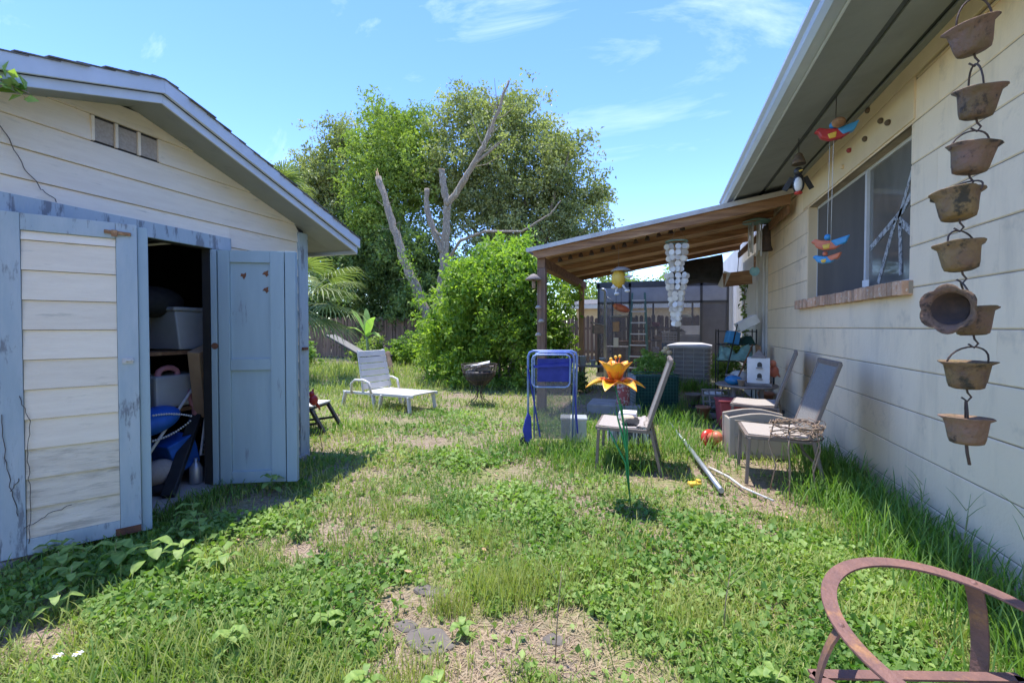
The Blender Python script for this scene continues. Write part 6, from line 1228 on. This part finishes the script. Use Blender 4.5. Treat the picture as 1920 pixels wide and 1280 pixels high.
# ------------------------------------------------------------------ lawn, weeds, straw
def field(n, d0, d1, lo=-1.36, hi=1.32):
    """points on the yard in front of the camera position, thinning with distance"""
    d = d0*(d1/d0)**rng.uniform(0, 1, n); t = rng.uniform(lo, hi, n)      # t: sideways over forward
    a = R(18.2); x = d*(t*math.cos(a) - math.sin(a)); y = d*(t*math.sin(a) + math.cos(a))
    ok = (x < 1.745) & ~((x < -3.60) & (y > 0.5) & (y < 4.0)) & ~((x > -1.8) & (y > 12.9)) & ~((abs(x-0.66) < 0.55) & (abs(y-11.75) < 0.5)) & (y < 17.3) & ~((x > -1.15) & (x < -0.3) & (y > 7.45) & (y < 8.1))
    return x[ok], y[ok], d[ok]
BARE = [(-2.56, 4.90, 0.34, 0.22), (-1.43, 4.10, 0.26, 0.22), (-2.13, 2.24, 0.17, 0.11), (-1.58, 2.78, 0.26, 0.10), (-1.16, 1.98, 0.30, 0.30), (-0.68, 1.92, 0.36, 0.22), (-0.15, 1.88, 0.30, 0.14), (-2.66, 1.27, 0.22, 0.10),
        (0.92, 4.75, 0.60, 0.50), (0.02, 4.35, 0.28, 0.2), (0.84, 4.0, 0.3, 0.16), (-3.1, 2.75, 0.22, 0.25), (-3.67, 5.84, 0.4, 0.2), (-2.63, 3.71, 0.24, 0.12), (-3.5, 8.3, 0.7, 0.35), (-0.40, 2.13, 0.14, 0.10), (0.5, 9.3, 2.0, 1.3), (-0.6, 7.3, 0.8, 0.4), (0.9, 6.4, 0.8, 1.0), (-0.7, 1.6, 0.4, 0.16), (0.25, 1.75, 0.18, 0.10), (-2.2, 6.6, 0.45, 0.2), (-1.9, 3.2, 0.22, 0.09)]
LUSH = [(-1.9, 4.35, 0.7, 0.35), (-2.7, 5.6, 0.6, 0.35), (-3.2, 6.6, 0.7, 0.4), (-1.6, 6.2, 0.6, 0.4), (-0.80, 3.05, 0.75, 0.45), (-1.65, 1.98, 0.55, 0.45), (0.25, 2.75, 0.85, 0.75), (-1.10, 3.5, 0.5, 0.3), (-2.3, 1.7, 0.6, 0.35), (0.6, 2.2, 0.6, 0.5), (-2.75, 2.45, 0.35, 0.4), (-3.1, 1.7, 0.45, 0.5), (0.9, 3.2, 0.5, 0.5), (-3.1, 4.2, 0.35, 0.35), (-0.3, 2.55, 0.5, 0.35)]
def mask(x, y, L_):
    m = np.zeros(len(x))
    for cx_, cy_, rx, ry in L_:
        q = np.hypot((x-cx_)/rx, (y-cy_)/ry)*1.12 + 0.42*vnoise(x, y, 6, cx_) + 0.25*vnoise(x, y, 17, cy_); m = np.maximum(m, np.clip(1.5 - q, 0, 1))
    return m
def blades(name, x, y, h, w, m, tone, bend=0.5, parent=None, flat=False, kind='stuff'):
    n = len(x); z = gz(x, y) - 0.004
    a = rng.uniform(0, 2*math.pi, n); dx, dy = np.cos(a), np.sin(a); f = rng.uniform(0.5, 1.5, n)*bend
    sx, sy = -dy*w/2, dx*w/2
    if flat: up = np.abs(rng.normal(0, 0.12, n)); rise = h*up; run = h
    else:
        e = np.clip(f, 0.05, 1.5); rise = h*np.cos(e*0.9); run = h*np.sin(e*0.9)
    V = np.empty((n, 7, 3)); k1, k2 = 0.40, 0.75
    for j, (t_, ww) in enumerate(((0, 0.7), (k1, 1.0), (k2, 0.75))):
        r_ = run*t_**1.6 if not flat else run*t_; zz = z + (rise*t_*(1.25-0.25*t_) if not flat else rise*t_ + 0.008)
        V[:, 2*j] = np.stack([x + dx*r_ - sx*ww, y + dy*r_ - sy*ww, zz], 1); V[:, 2*j+1] = np.stack([x + dx*r_ + sx*ww, y + dy*r_ + sy*ww, zz], 1)
    V[:, 6] = np.stack([x + dx*run, y + dy*run, z + (rise*0.95 if not flat else rise + 0.006)], 1)
    b = (np.arange(n)*7)[:, None]
    F4 = np.concatenate([b + np.array([[0, 1, 3, 2]]), b + np.array([[2, 3, 5, 4]])]); F3 = b + np.array([[4, 5, 6]])
    o = fast(name, V.reshape(-1, 3), F4, F3, m, np.repeat(np.clip(tone, 0, 1), 7), parent)
    if kind: o['kind'] = kind
    return o
def say(o, label, cat): o['label'] = label; o['category'] = cat; return o

# short lawn grass
x, y, d = field(230000, 1.15, 17)
br, lu = mask(x, y, BARE), mask(x, y, LUSH)
pr = np.clip(0.78 + 0.38*vnoise(x, y, 1.5, 4) + 0.3*vnoise(x, y, 5, 5) - 1.0*br - 0.15*lu, 0.07, 1)
pr = np.where((y > 8.5) & (x < -2), np.maximum(pr, 0.75), pr); pr = np.where((x > -1.9) & (y > 7.4), pr*0.3, pr)
k = rng.uniform(0, 1, len(x)) < pr; x, y, d, br = x[k], y[k], d[k], br[k]
h = (0.035 + 0.06*rng.uniform(0, 1, len(x))**1.5)*(1 + 0.45*vnoise(x, y, 2.2, 8)) * (1 + 0.05*d); w = 0.0030 + 0.0011*d
tn = 0.35 + 0.36*vnoise(x, y, 1.1, 6) + 0.25*br + rng.normal(0, 0.22, len(x))
say(blades('lawn_grass', x, y, h, w, 'grass', tn, 0.75), 'short patchy green and yellowing lawn grass across the yard', 'grass')
# straw and thatch
x, y, d = field(80000, 1.15, 10); br = mask(x, y, BARE)
k = rng.uniform(0, 1, len(x)) < np.clip(0.04 + 0.8*br + 0.08*vnoise(x, y, 2, 9), 0.01, 1); x, y, d = x[k], y[k], d[k]
say(blades('dry_straw', x, y, rng.uniform(0.03, 0.11, len(x)), 0.0013 + 0.0008*d, 'straw', rng.uniform(0, 1, len(x)), 1, flat=True), 'dry straw and thatch lying over the bare patches', 'straw')
# upright yellowed tufts
x, y, d = field(40000, 1.2, 9); k = rng.uniform(0, 1, len(x)) < np.clip(vnoise(x, y, 3.3, 12)*2.2 - 0.75, 0, 1)*(1 - 0.6*mask(x, y, BARE)); x, y, d = x[k], y[k], d[k]
say(blades('yellow_tufts', x, y, rng.uniform(0.06, 0.16, len(x)), 0.0028 + 0.0008*d, 'grass', 0.75 + rng.normal(0, 0.2, len(x)), 0.4), 'feathery yellow-green weed tufts between the lawn patches', 'weeds')
xs, ys = map(np.concatenate, zip(*[(rng.normal(cx_, r_, nn), rng.normal(cy_, r_*0.7, nn)) for cx_, cy_, r_, nn in ((-0.80, 2.22, 0.13, 900), (-0.60, 2.36, 0.12, 600), (-1.0, 2.02, 0.06, 300), (-0.35, 2.62, 0.12, 500), (-1.1, 2.75, 0.15, 500), (-0.9, 1.55, 0.08, 250), (0.1, 2.3, 0.1, 300), (-1.9, 2.9, 0.2, 500))]))
say(blades('feathery_tufts', xs, ys, rng.uniform(0.06, 0.17, len(xs)), 0.0032, 'grass', 0.72 + rng.normal(0, 0.18, len(xs)), 0.35), 'feathery yellow-green tufts around the bare patch', 'weeds')
# leafy weeds
x, y, d = field(250000, 1.15, 9); lu, br = mask(x, y, LUSH), mask(x, y, BARE)
k = rng.uniform(0, 1, len(x)) < np.clip(0.10 + 0.62*lu + 0.40*vnoise(x, y, 2.4, 14) + 0.3*vnoise(x, y, 7.5, 18) - 0.75*br, 0.02, 1); x, y, d, lu = x[k], y[k], d[k], lu[k]
z = gz(x, y) + 0.012 + (0.015 + 0.06*lu*np.clip(0.6 + 0.6*vnoise(x, y, 4, 15), 0, 1.3))*rng.uniform(0.15, 1, len(x))
V, F, tn = leaves(np.stack([x, y, z], 1), np.clip(0.021 + 0.0045*d, 0, 0.045)*rng.uniform(0.55, 1.5, len(x)), 1.3, 0.72, 0.42 + 0.34*vnoise(x, y, 2.0, 16), fold=0.12)
o = fast('ground_weeds', V, np.zeros((0, 4), int), F, 'weed', tn); o['kind'] = 'stuff'; say(o, 'mats of small leafy green weeds over the lawn', 'weeds')
# long grass
def patch(n, cx_, cy_, rx, ry):
    a = rng.normal(0, 0.5, (n, 2)); return cx_ + a[:, 0]*rx, cy_ + a[:, 1]*ry
def long_grass(name, label, spots, tone=0.3, m='grasslush', hs=1.0):
    X_, Y_, H_ = [], [], []
    for (n, cx_, cy_, rx, ry, h0, h1) in spots:
        a, b_ = patch(n, cx_, cy_, rx, ry); c_ = (a < 1.735) & ~((a < -3.6) & (b_ > 0.5) & (b_ < 4.0)); X_.append(a[c_]); Y_.append(b_[c_]); H_.append(rng.uniform(h0, h1, c_.sum()))
    x, y, h = map(np.concatenate, (X_, Y_, H_)); d = np.hypot(x, y)
    say(blades(name, x, y, h*hs, 0.0042 + 0.0007*d, m, tone + rng.normal(0, 0.22, len(x)), 0.55), label, 'grass')
wallg = [(190, 1.50, 2.1 + 0.2*q, 0.30, 0.28, 0.12, 0.34 if q % 3 else 0.42) for q in range(16)] + [(420, 1.32, 4.25, 0.35, 0.4, 0.1, 0.26), (420, 1.45, 3.5, 0.35, 0.5, 0.12, 0.34), (200, 1.6, 5.6, 0.15, 0.5, 0.1, 0.3)]
long_grass('wall_grass', 'long green grass growing against the foot of the house wall', wallg)
long_grass('corner_grass', 'coarse long grass around the rusty ring stand', [(260, 1.25, 1.95, 0.45, 0.4, 0.12, 0.34), (240, 0.95, 1.55, 0.5, 0.4, 0.1, 0.28), (200, 0.55, 1.85, 0.4, 0.3, 0.08, 0.2)], 0.35)
long_grass('chair_grass', 'long grass around the folded blue chair and sling chair', [(700, -1.15, 4.95, 0.75, 0.35, 0.08, 0.26), (600, -0.55, 4.75, 0.6, 0.4, 0.08, 0.26), (400, -0.3, 5.3, 0.7, 0.5, 0.1, 0.3), (500, 0.15, 6.6, 0.5, 1.0, 0.12, 0.34), (300, 0.0, 7.4, 0.7, 0.5, 0.12, 0.3), (240, -1.9, 7.2, 0.4, 0.4, 0.08, 0.2), (700, 0.5, 10.8, 0.9, 0.5, 0.1, 0.36), (500, -0.9, 6.2, 0.8, 0.6, 0.08, 0.24), (500, 0.35, 5.6, 0.5, 0.6, 0.08, 0.26), (250, 0.6, 8.6, 0.6, 0.6, 0.1, 0.3)])
long_grass('near_grass', 'broad grass blades in the near corner by the shed', [(420, -1.55, 1.42, 0.45, 0.22, 0.08, 0.2), (320, -1.95, 1.25, 0.4, 0.25, 0.08, 0.22), (260, -0.95, 1.25, 0.5, 0.15, 0.06, 0.14), (200, -2.6, 1.6, 0.5, 0.3, 0.06, 0.16)], 0.35, 'grass')
long_grass('shed_grass', 'rough grass along the base of the shed wall', [(350, -3.42, 2.6, 0.2, 0.5, 0.06, 0.18), (260, -3.4, 3.7, 0.25, 0.5, 0.06, 0.16), (200, -3.3, 1.9, 0.3, 0.4, 0.06, 0.16), (260, -4.2, 5.2, 0.7, 0.5, 0.08, 0.2)], 0.3)
long_grass('back_grass', 'tall bright weeds and grass at the back of the yard', [(900, -6.5, 9.5, 1.8, 1.6, 0.1, 0.3), (900, -8.2, 11.5, 2.0, 1.8, 0.15, 0.45), (700, -10.5, 12.5, 2.0, 1.6, 0.15, 0.5), (700, -7.6, 8.2, 1.6, 1.2, 0.1, 0.28), (500, -5.5, 7.6, 1.6, 0.9, 0.08, 0.2), (500, -9.5, 10.0, 1.5, 1.4, 0.12, 0.4), (400, -4.5, 9.7, 1.5, 0.5, 0.1, 0.3), (250, -4.55, 6.6, 0.7, 0.5, 0.08, 0.2)], 0.5, 'grass')
# seed stalks
for q, (x, y, h_, lb) in enumerate(((-0.42, 1.86, 0.42, 'thin dark seed stalk rising from the straw patch'), (1.62, 2.75, 0.55, 'tall forked grass stalk against the wall, the nearest'), (1.60, 3.15, 0.5, 'tall forked grass stalk against the wall, second'), (1.58, 3.55, 0.45, 'tall forked grass stalk against the wall, third'), (0.28, 2.25, 0.33, 'thin brown stalk beside the weeds in front of the ring stand'))):
    t = thing('seed_stalk', lb, 'stalk', (x, y, float(gz(x, y))), group='seed stalks in the grass')
    MB().tube([(0, 0, -0.02), (0.01, 0.01, h_*0.5), (0.03, 0.0, h_)], [0.003, 0.0025, 0.001], 5).build('stem', 'twigwood' if q in (0, 4) else 'leafstalk', t)
    for j in range(4): a = random.uniform(0, 6.28); z_ = h_*random.uniform(0.55, 0.95); MB().tube([(0.015, 0.005, z_), (0.015+0.05*math.cos(a), 0.05*math.sin(a), z_+0.07), (0.015+0.09*math.cos(a), 0.09*math.sin(a), z_+0.11)], [0.0018, 0.0018, 0.0006], 4).build('branch', 'leafstalk', t)
# broad-leaved weeds by the shed
def broadleaf(x, y, hgt, nl, ls, label):
    t = thing('broadleaf_weed', label, 'weed', (x, y, float(gz(x, y))), group='broad-leaved weeds beside the shed')
    MB().tube([(0, 0, -0.02), (random.uniform(-0.02, 0.02), random.uniform(-0.02, 0.02), hgt*0.6), (random.uniform(-0.03, 0.03), 0, hgt)], [0.004, 0.0035, 0.002], 5).build('stem', 'leafstalk', t)
    for j in range(nl):
        a = j*2.4 + random.uniform(-0.3, 0.3); z0 = hgt*(0.25 + 0.75*j/nl); l_ = ls*random.uniform(0.75, 1.2); u_ = random.uniform(0.1, 0.5)
        c_, s_ = math.cos(a), math.sin(a)
        strap_leaf([(0, 0, z0), (l_*0.55*c_, l_*0.55*s_, z0 + l_*u_*0.6), (l_*c_, l_*s_, z0 + l_*(u_*0.5 - 0.25))], l_*0.24, 'weed', t, fold=0.2)
WD = [(-2.93, 1.72, 0.22, 9, 0.11, 'broadleaf weed at the foot of the ajar shed door'), (-2.78, 1.80, 0.20, 9, 0.12, 'broadleaf weed below the rust plate of the shed door'), (-2.95, 1.52, 0.16, 8, 0.10, 'broadleaf weed under the door stile'), (-2.62, 1.86, 0.18, 8, 0.10, 'broadleaf weed in the sun beside the door edge'), (-2.40, 1.95, 0.15, 8, 0.09, 'broadleaf weed standing alone in the lawn near the door'),
      (-3.05, 2.25, 0.22, 8, 0.10, 'feathery weed before the shed threshold'), (-2.85, 2.15, 0.18, 8, 0.09, 'weed in shade between door edge and threshold'), (-3.20, 1.60, 0.15, 7, 0.10, 'weed tight against the shed door'), (-2.80, 1.38, 0.14, 7, 0.09, 'weed at the edge of the sandy spot'), (-3.15, 3.0, 0.18, 6, 0.12, 'strappy weed under the open blue door'), (-1.05, 1.42, 0.14, 8, 0.08, 'low weed beside the flagstones'), (-1.45, 1.70, 0.12, 9, 0.07, 'low weed in the leafy mat near the flagstones'), (0.05, 1.62, 0.12, 10, 0.07, 'small bright weed in the straw'), (-1.75, 1.45, 0.14, 9, 0.08, 'weed among broad grass blades'), (0.42, 1.95, 0.12, 8, 0.08, 'weed beside the leg of the ring stand')]
for a in WD: broadleaf(*a)
for q in range(14):
    x, y = (random.uniform(-3.5, -2.9), random.uniform(1.45, 2.5)) if q < 8 else (random.uniform(-2.6, 0.6), random.uniform(1.4, 2.6))
    broadleaf(x, y, random.uniform(0.07, 0.14), 8, 0.07, 'low broadleaf seedling in the grass')
# small white daisies
for x, y, lb in ((-2.35, 1.16, 'small white daisy near the sandy spot'), (-2.28, 1.19, 'second small white daisy near the sandy spot')):
    t = thing('daisy', lb, 'flower', (x, y, float(gz(x, y)))); MB().tube([(0, 0, -0.01), (0.005, 0, 0.09)], 0.0015, 4).build('stem', 'leafstalk', t); MB().lathe([(0, 0.094), (0.004, 0.096), (0.005, 0.091)], 8).build('centre', 'yellow', t)
    for j in range(7): a = j*0.9; MB().cbox((0.011*math.cos(a)+0.005, 0.011*math.sin(a), 0.092), (0.015, 0.006, 0.0012), (0, 0.1, a)).build('petal', 'white', t)
# fallen leaves
lm_ = MB().add([(0, -0.02, 0), (0.011, 0, 0.004), (0, 0.025, 0.002), (-0.011, 0, 0.005)], [(0, 1, 2, 3)]).mesh('fallen_leaf', 'cutwood')
for q in range(26):
    x, y = random.uniform(-2.8, 0.9), random.uniform(1.4, 4.2)
    o = piece('fallen_leaf', lm_, None, (x, y, float(gz(x, y)) + 0.035), (random.uniform(-0.3, 0.3), random.uniform(-0.3, 0.3), random.uniform(0, 6.28)), (random.uniform(0.8, 1.5),)*3); tag(o, 'dry tan leaf fallen on the lawn', 'leaf', 'fallen leaves on the lawn')
